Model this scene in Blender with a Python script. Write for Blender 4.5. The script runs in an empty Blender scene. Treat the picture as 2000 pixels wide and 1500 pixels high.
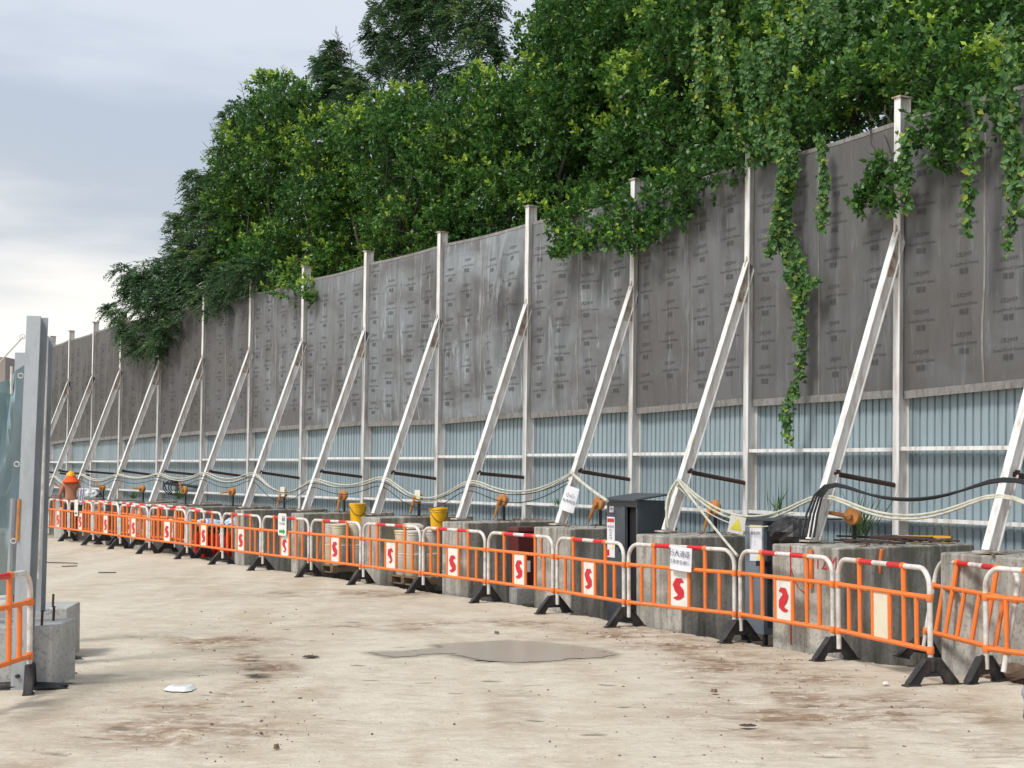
import bpy, math, random
import numpy as np
from mathutils import Matrix, Vector, Euler
rnd = random.Random(7)
rng = np.random.default_rng(7)
PI = math.pi
S = bpy.context.scene
C = bpy.context.collection

# ------------------------------------------------------------------ camera, sky, sun, exposure
F = 2900.0; CAMZ = 1.85; PITCH = math.radians(1.66)
cd = bpy.data.cameras.new("camera"); cam = bpy.data.objects.new("camera", cd); C.objects.link(cam)
cam.location = (0, 0, CAMZ); cam.rotation_euler = (PI/2 + PITCH, 0, 0)
cd.sensor_width = 36; cd.lens = F/2000*36; cd.clip_end = 3000; cd.clip_start = .1
HZ = 917.0
PPY = HZ - F*math.tan(PITCH)              # image row of the optical axis
cd.shift_y = (PPY-750)/2000
S.camera = cam

SUN_EL, SUN_ROT = math.radians(52), math.radians(230)
w = bpy.data.worlds.new("World"); S.world = w; w.use_nodes = True
nt = w.node_tree; N = nt.nodes; L = nt.links
bg = N["Background"]
sky = N.new("ShaderNodeTexSky"); sky.sky_type = 'NISHITA'; sky.sun_disc = False
sky.sun_elevation = SUN_EL; sky.sun_rotation = SUN_ROT; sky.dust_density = 3
tc = N.new("ShaderNodeTexCoord"); sep = N.new("ShaderNodeSeparateXYZ"); L.new(tc.outputs["Generated"], sep.inputs[0])
mp = N.new("ShaderNodeMapping"); mp.inputs["Scale"].default_value = (1.6, 1.6, 7); L.new(tc.outputs["Generated"], mp.inputs[0])
nz = N.new("ShaderNodeTexNoise"); nz.inputs["Scale"].default_value = 2.6; nz.inputs["Detail"].default_value = 5; nz.inputs["Roughness"].default_value = .5
L.new(mp.outputs[0], nz.inputs["Vector"])
ma = N.new("ShaderNodeMath"); ma.operation = 'MULTIPLY_ADD'; ma.inputs[1].default_value = .20
L.new(nz.outputs["Fac"], ma.inputs[0]); L.new(sep.outputs["Z"], ma.inputs[2])
rp = N.new("ShaderNodeValToRGB"); L.new(ma.outputs[0], rp.inputs[0])
cr = rp.color_ramp; cr.interpolation = 'EASE'
SKYC = [(0, (.86, .83, .76)), (.19, (.92, .89, .84)), (.275, (.47, .52, .59)), (.33, (.45, .51, .60)), (.40, (.60, .65, .73)), (.46, (.66, .70, .76)), (1, (.60, .64, .70))]
while len(cr.elements) < len(SKYC): cr.elements.new(.5)
for e, (p, c) in zip(cr.elements, SKYC): e.position = p; e.color = (*c, 1)
mx = N.new("ShaderNodeMix"); mx.data_type = 'RGBA'; mx.inputs[0].default_value = .95
sc = N.new("ShaderNodeVectorMath"); sc.operation = 'SCALE'; sc.inputs["Scale"].default_value = .12
L.new(sky.outputs[0], sc.inputs[0]); L.new(sc.outputs[0], mx.inputs[6]); L.new(rp.outputs[0], mx.inputs[7])
L.new(mx.outputs[2], bg.inputs["Color"]); bg.inputs["Strength"].default_value = .62
sl = bpy.data.lights.new("sun", 'SUN'); sl.energy = 1.5; sl.angle = math.radians(14); sl.color = (1, .96, .9)
sun = bpy.data.objects.new("sun", sl); C.objects.link(sun)
dirv = Vector((math.sin(SUN_ROT)*math.cos(SUN_EL), math.cos(SUN_ROT)*math.cos(SUN_EL), math.sin(SUN_EL)))
sun.rotation_euler = dirv.to_track_quat('Z', 'Y').to_euler()
S.view_settings.view_transform = 'Standard'; S.view_settings.look = 'None'; S.view_settings.gamma = 1
S.view_settings.exposure = .97; S.view_settings.use_curve_mapping = False
S.cycles.max_bounces = 6; S.cycles.diffuse_bounces = 3

# ------------------------------------------------------------------ pixel -> world
def ray(px, py):
    d = Vector(((px-1000)/F, 1, -(py-PPY)/F))
    c, s = math.cos(PITCH), math.sin(PITCH)
    return Vector((d.x, d.y*c - d.z*s, d.y*s + d.z*c))
def at(px, py, Y):
    d = ray(px, py); k = Y/d.y
    return Vector((d.x*k, Y, CAMZ + d.z*k))
GK = np.array([(0, 0), (12, 0), (16, -.045), (21, -.055), (26, -.03), (30, -.005), (34, .045), (38, .07), (60, .1), (3000, .1)])
def gz(Y): return float(np.interp(Y, GK[:, 0], GK[:, 1]))
def gpt(px, py, h=0.0):
    """the point of the ground (plus h) seen at a pixel"""
    d = ray(px, py); z = 0
    for _ in range(6):
        k = (z + h - CAMZ)/d.z; z = gz(d.y*k)
    return Vector((d.x*k, d.y*k, z + h))

# ------------------------------------------------------------------ materials
def newmat(name):
    m = bpy.data.materials.new(name); m.use_nodes = True
    return m, m.node_tree.nodes, m.node_tree.links, m.node_tree.nodes["Principled BSDF"]
def coords(N, L, scale, rand=True, kind="Object"):
    tc = N.new("ShaderNodeTexCoord"); out = tc.outputs[kind]
    if rand:
        oi = N.new("ShaderNodeObjectInfo"); mu = N.new("ShaderNodeVectorMath"); mu.operation = 'SCALE'; mu.inputs["Scale"].default_value = 37.0
        cx = N.new("ShaderNodeCombineXYZ")
        for k in range(3): L.new(oi.outputs["Random"], cx.inputs[k])
        L.new(cx.outputs[0], mu.inputs[0])
        ad = N.new("ShaderNodeVectorMath"); L.new(out, ad.inputs[0]); L.new(mu.outputs[0], ad.inputs[1]); out = ad.outputs[0]
    mp = N.new("ShaderNodeMapping"); mp.inputs["Scale"].default_value = scale; L.new(out, mp.inputs[0])
    return mp.outputs[0]
def noise(N, L, vec, scale, detail=6, rough=.6, dist=0):
    n = N.new("ShaderNodeTexNoise"); n.inputs["Scale"].default_value = scale; n.inputs["Detail"].default_value = detail
    n.inputs["Roughness"].default_value = rough; n.inputs["Distortion"].default_value = dist; L.new(vec, n.inputs["Vector"]); return n.outputs["Fac"]
def ramp(N, L, fac, pts):
    r = N.new("ShaderNodeValToRGB"); L.new(fac, r.inputs[0]); c = r.color_ramp
    while len(c.elements) < len(pts): c.elements.new(.5)
    for e, (p, v) in zip(c.elements, pts):
        e.position = p; e.color = (*v, 1) if not isinstance(v, float) else (v, v, v, 1)
    return r.outputs[0]
def mix(N, L, fac, a, b, mode='MIX'):
    m = N.new("ShaderNodeMix"); m.data_type = 'RGBA'; m.blend_type = mode
    if isinstance(fac, float): m.inputs[0].default_value = fac
    else: L.new(fac, m.inputs[0])
    for k, v in ((6, a), (7, b)):
        if isinstance(v, tuple): m.inputs[k].default_value = (*v, 1)
        else: L.new(v, m.inputs[k])
    return m.outputs[2]
def bumpn(N, L, h, st, dist=.01, chain=None):
    b = N.new("ShaderNodeBump"); b.inputs["Strength"].default_value = st; b.inputs["Distance"].default_value = dist; L.new(h, b.inputs["Height"])
    if chain is not None: L.new(chain, b.inputs["Normal"])
    return b.outputs[0]
def grime(name, base, dirt, amount=.5, scale=2.0, stretch=(1, 1, 1), rough=.6, bump=.15, metal=0.0, fine=40.0, var=.12):
    m, N, L, P = newmat(name)
    v = coords(N, L, stretch); v1 = coords(N, L, (1, 1, 1))
    n1 = noise(N, L, v, scale); n2 = noise(N, L, v1, fine, 3)
    f = ramp(N, L, n1, [(max(0, .62-amount*.35), 0.0), (.78-amount*.1, 1.0)])
    b2 = tuple(x*(1-var) for x in base); b3 = tuple(min(1, x*(1+var)) for x in base)
    col = mix(N, L, n2, b2, b3); f2 = N.new("ShaderNodeMath"); f2.operation = 'MULTIPLY'; f2.inputs[1].default_value = min(1, amount+.3); L.new(f, f2.inputs[0])
    col = mix(N, L, f2.outputs[0], col, dirt)
    L.new(col, P.inputs["Base Color"]); P.inputs["Roughness"].default_value = rough; P.inputs["Metallic"].default_value = metal
    if bump: L.new(bumpn(N, L, n2, bump), P.inputs["Normal"])
    return m
def plain(name, base, rough=.5, metal=0.0): return grime(name, base, tuple(x*.6 for x in base), .15, 3, rough=rough, bump=.03, metal=metal, var=.06)

M = {}
M['white_steel'] = grime('painted white steel', (.80, .80, .79), (.40, .32, .25), .50, 3.5, (4, 4, .6), .45, .08, var=.05)
M['cap'] = grime('rusty white steel', (.55, .52, .46), (.22, .10, .05), .7, 8, rough=.7)
M['rust'] = grime('rusted steel', (.055, .035, .03), (.12, .05, .025), .4, 9, rough=.85, bump=.4)
M['galv'] = grime('galvanised steel', (.42, .45, .48), (.27, .29, .32), .5, 4, (2, 2, .5), .45, .06, .35)
M['white_tube'] = grime('white plastic tube', (.74, .71, .68), (.40, .35, .29), .6, 9, rough=.4, bump=.04)
M['orange'] = grime('orange plastic', (.90, .205, .028), (.52, .20, .09), .55, 9, rough=.5, bump=.08, var=.10)
M['red_band'] = plain('red reflective tape', (.62, .012, .02), .35)
M['plate'] = grime('white plastic plate', (.80, .78, .72), (.52, .48, .40), .35, 5, rough=.45)
M['plate_cream'] = grime('cream blank plate', (.78, .72, .55), (.5, .45, .33), .3, 5, rough=.5)
M['emblem'] = plain('red printed emblem', (.60, .015, .03), .5)
M['rubber'] = grime('black rubber', (.022, .022, .024), (.09, .08, .07), .45, 7, rough=.75, bump=.15)
M['black'] = grime('black plastic', (.014, .014, .015), (.05, .05, .05), .3, 7, rough=.5)
M['ochre'] = grime('ochre painted metal', (.55, .24, .07), (.28, .12, .04), .4, 12, rough=.6)
M['cable_w'] = grime('white cable sheath', (.58, .57, .48), (.25, .26, .16), .45, 10, rough=.55)
M['cable_b'] = plain('black cable sheath', (.015, .015, .017), .5)
M['cabinet'] = grime('dark grey metal cabinet', (.055, .07, .085), (.12, .12, .12), .35, 3, rough=.5)
M['cabinet_in'] = plain('cabinet inside', (.01, .01, .012), .8)
M['cabinet_l'] = grime('light grey metal cabinet', (.18, .22, .26), (.1, .1, .11), .35, 3, rough=.5)
M['paper'] = grime('white paper', (.78, .78, .82), (.6, .6, .62), .3, 3, rough=.7)
M['ink'] = plain('dark print', (.04, .045, .08), .7)
M['blueink'] = plain('blue print', (.06, .12, .35), .7)
M['greenink'] = plain('green print', (.02, .30, .14), .7)
M['yellowp'] = plain('yellow print', (.85, .75, .08), .6)
M['yellow'] = grime('yellow plastic', (.95, .50, .01), (.7, .36, .02), .25, 5, rough=.35)
M['maroon'] = grime('maroon plastic', (.12, .022, .022), (.07, .03, .03), .4, 5, rough=.45)
M['wood'] = grime('pallet wood', (.30, .21, .14), (.12, .08, .06), .5, 6, (1, 6, 6), .85, .3)
M['red'] = grime('red painted metal', (.50, .012, .012), (.3, .02, .02), .3, 6, rough=.3)
M['blue_bag'] = grime('pale blue plastic bag', (.45, .60, .78), (.75, .78, .80), .6, 7, rough=.35)
M['white_bag'] = grime('white plastic bag', (.72, .74, .76), (.35, .38, .42), .5, 9, rough=.35)
M['wrap'] = grime('bucket plastic wrapped', (.66, .60, .52), (.72, .70, .70), .5, 8, rough=.25)
M['bucket_w'] = grime('cream bucket plastic', (.70, .62, .45), (.55, .42, .2), .35, 7, rough=.35)
M['skin'] = grime('sunburnt skin', (.42, .19, .11), (.34, .14, .08), .3, 6, rough=.55, bump=.05)
M['hivis'] = plain('fluorescent orange cloth', (.95, .10, .015), .8)
M['helmet'] = plain('yellow orange helmet', (.95, .42, .01), .35)
M['trousers'] = plain('dark trousers', (.05, .05, .07), .9)
M['cloth_w'] = plain('white cloth', (.72, .70, .78), .9)
M['red_paint'] = grime('red spray paint', (.45, .03, .03), (.32, .10, .08), .6, 12, rough=.8)
M['bark'] = grime('bark', (.05, .042, .034), (.03, .024, .018), .5, 6, (3, 3, .6), .9, .5)
M['stone'] = grime('grey stone chip', (.36, .31, .26), (.2, .16, .13), .5, 8, rough=.9)
M['soil'] = grime('soil crumbs', (.20, .13, .09), (.1, .07, .05), .5, 8, rough=.95)
M['plastic'] = plain('clear white plastic', (.72, .73, .72), .3)

def concrete_mat(name, base, alg=True):
    m, N, L, P = newmat(name)
    v = coords(N, L, (1, 1, 1)); vs = coords(N, L, (5, 5, .55))
    a = noise(N, L, v, 1.7, 7, .65); b = noise(N, L, vs, 1.6, 6, .6, .4); c = noise(N, L, v, 26, 4, .7); d = noise(N, L, v, 2.2, 5)
    col = mix(N, L, ramp(N, L, a, [(.3, 0.0), (.7, 1.0)]), tuple(x*.78 for x in base), tuple(x*1.15 for x in base))
    col = mix(N, L, ramp(N, L, c, [(.35, 1.0), (.5, 0.0)]), col, tuple(x*.62 for x in base))
    if alg:
        tc = N.new("ShaderNodeTexCoord"); sp = N.new("ShaderNodeSeparateXYZ"); L.new(tc.outputs["Object"], sp.inputs[0])
        mr = N.new("ShaderNodeMapRange"); mr.inputs["From Min"].default_value = .35; mr.inputs["From Max"].default_value = 1.1; mr.inputs["To Max"].default_value = .17
        L.new(sp.outputs["Z"], mr.inputs[0])
        # run-off stains that start at the top edge; dark and green stains both stronger on the end face
        mrx = N.new("ShaderNodeMapRange"); mrx.inputs["From Min"].default_value = .99; mrx.inputs["From Max"].default_value = 1.0; mrx.inputs["To Max"].default_value = .09
        L.new(sp.outputs["X"], mrx.inputs[0])
        s1 = N.new("ShaderNodeMath"); L.new(b, s1.inputs[0]); L.new(mr.outputs[0], s1.inputs[1])
        s2 = N.new("ShaderNodeMath"); L.new(s1.outputs[0], s2.inputs[0]); L.new(mrx.outputs[0], s2.inputs[1])
        col = mix(N, L, ramp(N, L, s2.outputs[0], [(.50, 0.0), (.76, .85)]), col, (.13, .12, .10))
        s3 = N.new("ShaderNodeMath"); L.new(d, s3.inputs[0]); L.new(mrx.outputs[0], s3.inputs[1])
        col = mix(N, L, ramp(N, L, s3.outputs[0], [(.60, 0.0), (.80, .6)]), col, (.12, .15, .06))
    L.new(col, P.inputs["Base Color"]); P.inputs["Roughness"].default_value = .88
    L.new(bumpn(N, L, c, .35, .01, bumpn(N, L, a, .3, .03)), P.inputs["Normal"])
    return m
M['block'] = concrete_mat('weathered concrete', (.52, .50, .45))
M['block_l'] = concrete_mat('grey cast concrete', (.42, .42, .41), False)

def sheet_mat():
    m, N, L, P = newmat('blue grey corrugated steel')
    v = coords(N, L, (1, 1, 1)); vs = coords(N, L, (7, 7, .5))
    a = noise(N, L, vs, 1.3, 5, .6, .3); b = noise(N, L, v, .9, 4); c = noise(N, L, v, 30, 3)
    col = mix(N, L, b, (.24, .315, .35), (.34, .42, .455))
    col = mix(N, L, ramp(N, L, a, [(.48, 0.0), (.74, .6)]), col, (.15, .20, .22))
    col = mix(N, L, ramp(N, L, c, [(.62, 0.0), (.7, .5)]), col, (.4, .45, .47))
    L.new(col, P.inputs["Base Color"]); P.inputs["Roughness"].default_value = .42; P.inputs["Metallic"].default_value = .1
    L.new(bumpn(N, L, c, .05), P.inputs["Normal"]); return m
M['sheet'] = sheet_mat()

def canvas_mat():
    m, N, L, P = newmat('grey soundproof canvas')
    v = coords(N, L, (1, 1, 1)); vs = coords(N, L, (4.5, 4.5, .45)); vw = coords(N, L, (1, 1, 1.6))
    a = noise(N, L, vs, 1.1, 6, .62, .5); b = noise(N, L, vw, .55, 4, .55, .6); c = noise(N, L, v, 60, 2); d = noise(N, L, vs, 2.4, 6, .7, .3)
    oi = N.new("ShaderNodeObjectInfo")
    sc_ = N.new("ShaderNodeSeparateColor"); L.new(oi.outputs["Color"], sc_.inputs[0]); base = mix(N, L, sc_.outputs[0], (.095, .090, .088), (.27, .295, .315))
    col = mix(N, L, ramp(N, L, b, [(.42, 0.0), (.60, .75)]), base, (.105, .098, .093))
    col = mix(N, L, ramp(N, L, a, [(.50, 0.0), (.68, .55)]), col, (.085, .08, .078))
    ms_ = N.new("ShaderNodeMath"); ms_.operation = "MULTIPLY"; L.new(ramp(N, L, d, [(.56, 0.0), (.70, .8)]), ms_.inputs[0]); L.new(sc_.outputs[0], ms_.inputs[1])
    col = mix(N, L, ms_.outputs[0], col, (.50, .55, .60))
    col = mix(N, L, ramp(N, L, c, [(.3, .15), (.6, 0.0)]), col, (.06, .06, .06))
    L.new(col, P.inputs["Base Color"]); P.inputs["Roughness"].default_value = .55; P.inputs["Specular IOR Level"].default_value = .35
    w1 = N.new("ShaderNodeTexWave"); w1.inputs["Scale"].default_value = 60; L.new(v, w1.inputs[0])
    L.new(bumpn(N, L, w1.outputs["Fac"], .05, .002, bumpn(N, L, d, .45, .03)), P.inputs["Normal"]); return m
M['canvas'] = canvas_mat()
M['hem'] = grime('canvas hem', (.26, .25, .24), (.12, .10, .09), .6, 5, (3, 3, 1), .7, .3)
M['print'] = plain('dark canvas print', (.062, .062, .066), .6)

def leaf_mat(name, dark, mid, bright, gloss=.42):
    m, N, L, P = newmat(name)
    at_ = N.new("ShaderNodeAttribute"); at_.attribute_name = "tint"
    col = ramp(N, L, at_.outputs["Fac"], [(0.0, dark), (.5, mid), (1.0, bright)])
    L.new(col, P.inputs["Base Color"]); P.inputs["Roughness"].default_value = gloss
    P.inputs["Specular IOR Level"].default_value = .4
    tr = N.new("ShaderNodeBsdfTranslucent"); L.new(col, tr.inputs[0]); ms = N.new("ShaderNodeMixShader"); ms.inputs[0].default_value = .28
    L.new(P.outputs[0], ms.inputs[1]); L.new(tr.outputs[0], ms.inputs[2]); L.new(ms.outputs[0], N["Material Output"].inputs[0]); return m
M['leaf'] = leaf_mat('broad leaves', (.018, .060, .022), (.082, .205, .036), (.38, .54, .065))
M['frond'] = leaf_mat('feathery leaves', (.035, .08, .045), (.085, .17, .07), (.22, .32, .10), .55)
M['vine'] = leaf_mat('vine leaves', (.03, .085, .025), (.075, .19, .04), (.34, .40, .06), .5)
M['grass'] = leaf_mat('grass blades', (.03, .07, .02), (.06, .14, .03), (.15, .22, .05), .6)

def net_mat():
    m, N, L, P = newmat('blue green debris net')
    v = coords(N, L, (1, 1, 1)); a = noise(N, L, v, 3, 5)
    col = mix(N, L, a, (.20, .31, .34), (.34, .48, .52)); L.new(col, P.inputs["Base Color"]); P.inputs["Roughness"].default_value = .7
    tr = N.new("ShaderNodeBsdfTransparent"); ms = N.new("ShaderNodeMixShader"); ms.inputs[0].default_value = .14
    L.new(P.outputs[0], ms.inputs[1]); L.new(tr.outputs[0], ms.inputs[2]); L.new(ms.outputs[0], N["Material Output"].inputs[0]); return m
M['net'] = net_mat()

# ------------------------------------------------------------------ mesh helpers
class MB:
    def __init__(s): s.v = []; s.f = []
    def add(s, vs, fs):
        b = len(s.v); s.v += [tuple(v) for v in vs]; s.f += [tuple(i+b for i in f) for f in fs]
    def box(s, x0, x1, y0, y1, z0, z1):
        s.add([(x, y, z) for z in (z0, z1) for y in (y0, y1) for x in (x0, x1)],
              [(0, 2, 3, 1), (4, 5, 7, 6), (0, 1, 5, 4), (2, 6, 7, 3), (0, 4, 6, 2), (1, 3, 7, 5)])
        return s
    def tube(s, pts, r, seg=8, cap=True, closed=False):
        pts = [Vector(p) for p in pts]; n = len(pts); rr = r if isinstance(r, (list, tuple)) else [r]*n
        up = None; vs = []
        for i, p in enumerate(pts):
            a = pts[(i-1) % n] if closed or i else p; b = pts[(i+1) % n] if closed or i < n-1 else p
            t = (b-a).normalized()
            if up is None:
                up = Vector((0, 0, 1)) if abs(t.z) < .9 else Vector((1, 0, 0))
            up = (up - t*up.dot(t)).normalized(); q = t.cross(up)
            vs += [p + (up*math.cos(2*PI*k/seg) + q*math.sin(2*PI*k/seg))*rr[i] for k in range(seg)]
        fs = []
        for i in range(n if closed else n-1):
            j = (i+1) % n
            for k in range(seg):
                l = (k+1) % seg; fs.append((i*seg+k, i*seg+l, j*seg+l, j*seg+k))
        if cap and not closed: fs += [tuple(range(seg-1, -1, -1)), tuple((n-1)*seg+k for k in range(seg))]
        s.add(vs, fs); return s
    def lathe(s, prof, seg=20, c=(0, 0, 0)):
        vs = [(c[0]+r*math.cos(2*PI*k/seg), c[1]+r*math.sin(2*PI*k/seg), c[2]+z) for r, z in prof for k in range(seg)]
        fs = [(i*seg+k, i*seg+(k+1) % seg, (i+1)*seg+(k+1) % seg, (i+1)*seg+k) for i in range(len(prof)-1) for k in range(seg)]
        fs += [tuple(range(seg-1, -1, -1)), tuple((len(prof)-1)*seg+k for k in range(seg))]
        s.add(vs, fs); return s
    def prism(s, poly, a0, a1, axis='y'):
        """poly: 2D outline; extruded from a0 to a1 along axis"""
        n = len(poly)
        P = {'y': lambda p, a: (p[0], a, p[1]), 'x': lambda p, a: (a, p[0], p[1]), 'z': lambda p, a: (p[0], p[1], a)}[axis]
        s.add([P(p, a0) for p in poly] + [P(p, a1) for p in poly],
              [tuple(range(n)), tuple(range(2*n-1, n-1, -1))] + [(i, n+i, n+(i+1) % n, (i+1) % n) for i in range(n)])
        return s
    def hbeam(s, A, B, wdir, w, d, tf=.012, tw=.009):
        """H section from A to B; flanges w wide along wdir, section depth d"""
        A, B = Vector(A), Vector(B); t = (B-A).normalized(); wd = Vector(wdir); wd = (wd - t*wd.dot(t)).normalized(); dd = t.cross(wd)
        def bx(a0, a1, b0, b1):
            vs = [P + wd*a + dd*b for P in (A, B) for b in (b0, b1) for a in (a0, a1)]
            s.add(vs, [(0, 2, 3, 1), (4, 5, 7, 6), (0, 1, 5, 4), (2, 6, 7, 3), (0, 4, 6, 2), (1, 3, 7, 5)])
        bx(-w/2, w/2, -d/2, -d/2+tf); bx(-w/2, w/2, d/2-tf, d/2); bx(-tw/2, tw/2, -d/2+tf, d/2-tf)
        return s
    def mesh(s, name, mat, smooth=False):
        me = bpy.data.meshes.new(name); me.from_pydata(s.v, [], s.f); me.materials.append(mat)
        bm_fix(me)
        if smooth: shade(me)
        return me
    def obj(s, name, mat, parent=None, smooth=False, origin=None, bevel=0, M4=None):
        if origin is not None: o = Vector(origin); s.v = [tuple(Vector(v)-o) for v in s.v]
        return put(name, s.mesh(name, mat, smooth), parent, origin=None if origin is None or parent else origin, bevel=bevel, M4=M4)
import bmesh
def bm_fix(me):
    bm = bmesh.new(); bm.from_mesh(me); bmesh.ops.recalc_face_normals(bm, faces=bm.faces); bm.to_mesh(me); bm.free()
def shade(me, ang=40):
    me.polygons.foreach_set("use_smooth", [True]*len(me.polygons))
    bm = bmesh.new(); bm.from_mesh(me)
    for e in bm.edges:
        if len(e.link_faces) == 2 and e.calc_face_angle(0) > math.radians(ang): e.smooth = False
    bm.to_mesh(me); bm.free()
def put(name, me, parent=None, origin=None, bevel=0, M4=None):
    o = bpy.data.objects.new(name, me); C.objects.link(o); o.parent = parent
    if origin is not None: o.location = origin
    if M4 is not None: o.matrix_local = M4
    if bevel:
        b = o.modifiers.new("bevel", 'BEVEL'); b.width = bevel; b.segments = 2; b.limit_method = 'ANGLE'
    return o
def tag(o, label=None, cat=None, group=None, kind=None):
    for k, v in (('label', label), ('category', cat), ('group', group), ('kind', kind)):
        if v: o[k] = v
    return o
def thing(name, label, cat, loc=(0, 0, 0), rz=0.0, group=None):
    o = bpy.data.objects.new(name, None); C.objects.link(o); o.empty_display_size = .1
    o.location = loc; o.rotation_euler = (0, 0, rz); return tag(o, label, cat, group)
def copy_tree(o, parent=None, skip=()):
    c = o.copy(); C.objects.link(c); c.parent = parent
    for ch in o.children:
        if ch.name.split('.')[0] not in skip: copy_tree(ch, c)
    return c
def text_mesh(lines, name='text', res=1, spacing=1.25, align='CENTER'):
    """lines: list of (string, size); returns (verts, faces) with y up, centred"""
    V, Fc, y = [], [], 0.0
    for s, size in lines:
        cu = bpy.data.curves.new(name, 'FONT'); cu.body = s; cu.size = size; cu.align_x = align; cu.resolution_u = res
        ob = bpy.data.objects.new(name, cu); C.objects.link(ob)
        bpy.context.view_layer.update()
        me = bpy.data.meshes.new_from_object(ob.evaluated_get(bpy.context.evaluated_depsgraph_get()))
        b = len(V); V += [(v.co.x, v.co.y + y - size*.7, 0) for v in me.vertices]; Fc += [tuple(i+b for i in p.vertices) for p in me.polygons]
        y -= size*spacing
        bpy.data.objects.remove(ob); bpy.data.curves.remove(cu); bpy.data.meshes.remove(me)
    H = -y
    return [(v[0], v[1]+H/2, 0) for v in V], Fc
def flat_text(name, lines, mat, parent, M4, res=1):
    V, Fc = text_mesh(lines, res=res)
    me = bpy.data.meshes.new(name); me.from_pydata([(v[0], 0, v[1]) for v in V], [], Fc); me.materials.append(mat)
    return put(name, me, parent, M4=M4)
T = Matrix.Translation
def RZ(a): return Matrix.Rotation(a, 4, 'Z')

def fbm(x, y, oct=4, seed=0, lac=2.0, gain=.5):
    """value noise, vectorised"""
    out = np.zeros_like(x, dtype=float); amp = 1; tot = 0
    for o in range(oct):
        xi = np.floor(x).astype(np.int64); yi = np.floor(y).astype(np.int64); fx = x-xi; fy = y-yi
        fx = fx*fx*(3-2*fx); fy = fy*fy*(3-2*fy)
        def h(a, b):
            n = (a*374761393 + b*668265263 + (seed+o*31)*2147483) & 0xffffffff
            n = ((n ^ (n >> 13))*1274126177) & 0xffffffff
            return ((n ^ (n >> 16)) & 0xffff)/65535.0
        out += amp*((h(xi, yi)*(1-fx)+h(xi+1, yi)*fx)*(1-fy) + (h(xi, yi+1)*(1-fx)+h(xi+1, yi+1)*fx)*fy)
        tot += amp; amp *= gain; x = x*lac+17.3; y = y*lac+5.7
    return out/tot

# ------------------------------------------------------------------ line of the hoarding
XS = [1757, 1463, 1237, 1030, 857, 713, 591, 488, 396, 310, 235, 181, 134, 98, 66]
def march(xs, Z0, Ls):
    P = [Vector((Z0*(xs[0]-1000)/F, Z0))]
    for x in xs[1:]:
        t = (x-1000)/F; X0, Y0 = P[-1]; a = 1+t*t; b = -2*(t*X0+Y0); c = X0*X0+Y0*Y0-Ls*Ls; d = b*b-4*a*c
        Z = -b/2/a if d < 0 else (-b+math.sqrt(d))/2/a; P.append(Vector((t*Z, Z)))
    return P
POST = march(XS, 16.8, 2.8)
POST = [Vector((6.75, 12.4)), Vector((5.62, 14.62))] + POST      # two more beyond the right edge
NP = len(POST)
def udir(i):
    a = POST[max(0, i-1)] - POST[min(NP-1, i+1)]; return a.normalized()
FR = []
for i in range(NP):
    u = udir(i); FR.append((POST[i], u, Vector((u.y, -u.x))))     # n points to the road
def fp(i, u, n, z=0.0):
    P, uu, nn = FR[i]; q = P + uu*u + nn*n; return Vector((q.x, q.y, z))
def ang(i): return math.atan2(FR[i][1].y, FR[i][1].x)
LEAN = .0125
def lean(p): return Vector((p[0] + LEAN*(p[2]-.9), p[1], p[2]))
def wallY(px):
    """depth of the wall line seen in an image column"""
    t = (px-1000)/F
    for i in range(NP-1):
        a, b = POST[i], POST[i+1]
        ta, tb = a.x/a.y, b.x/b.y
        if tb <= t <= ta:
            d = b-a; s = (t*a.y-a.x)/(d.x-t*d.y); return a.y+d.y*s
    return POST[0].y if t > POST[0].x/POST[0].y else POST[-1].y
GEDGE = [FR[i][0] + FR[i][2]*1.85 for i in range(NP)]
GEDGE = [GEDGE[0] + FR[0][1]*30] + GEDGE + [GEDGE[-1] - FR[-1][1]*40]

# ------------------------------------------------------------------ ground
def poly_dist(X, Y):
    """signed distance to the slab edge, positive on the side of the wall"""
    best = np.full(X.shape, 1e9); sg = np.zeros(X.shape)
    for a, b in zip(GEDGE[:-1], GEDGE[1:]):
        d = b-a; l2 = d.length_squared; t = np.clip(((X-a.x)*d.x+(Y-a.y)*d.y)/l2, 0, 1)
        dx = X-a.x-t*d.x; dy = Y-a.y-t*d.y; r = np.hypot(dx, dy); s = np.sign(d.y*dx - d.x*dy)
        m = r < best; best[m] = r[m]; sg[m] = s[m]
    return best*sg
PUD = [(725, 1275), (790, 1273), (858, 1266), (850, 1260), (900, 1258), (935, 1254), (990, 1252), (1060, 1257), (1110, 1262), (1160, 1268), (1200, 1278), (1185, 1284), (1120, 1287),
       (1060, 1293), (1000, 1294), (950, 1291), (915, 1286), (880, 1277), (835, 1278), (800, 1282), (765, 1284), (740, 1279)]
PUDW = [gpt(x, y) for x, y in PUD]
def seg(a, b, n): return np.linspace(a, b, n, endpoint=False)
gx = np.concatenate([-np.geomspace(1500, 9, 40), seg(-9, -6, 40), seg(-6, 7, 430), np.geomspace(7, 1500, 40)])
gy = np.concatenate([seg(-40, 8, 12), seg(8, 20, 500), seg(20, 40, 240), np.geomspace(40, 2500, 40)])
GX, GY = np.meshgrid(gx, gy)
Zg = np.interp(GY, GK[:, 0], GK[:, 1])
near = np.clip((24-GY)/6, 0, 1)*np.clip((GY-7.5), 0, 1)
rough = fbm(GX*2.2, GY*2.2, 5, 3)
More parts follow.
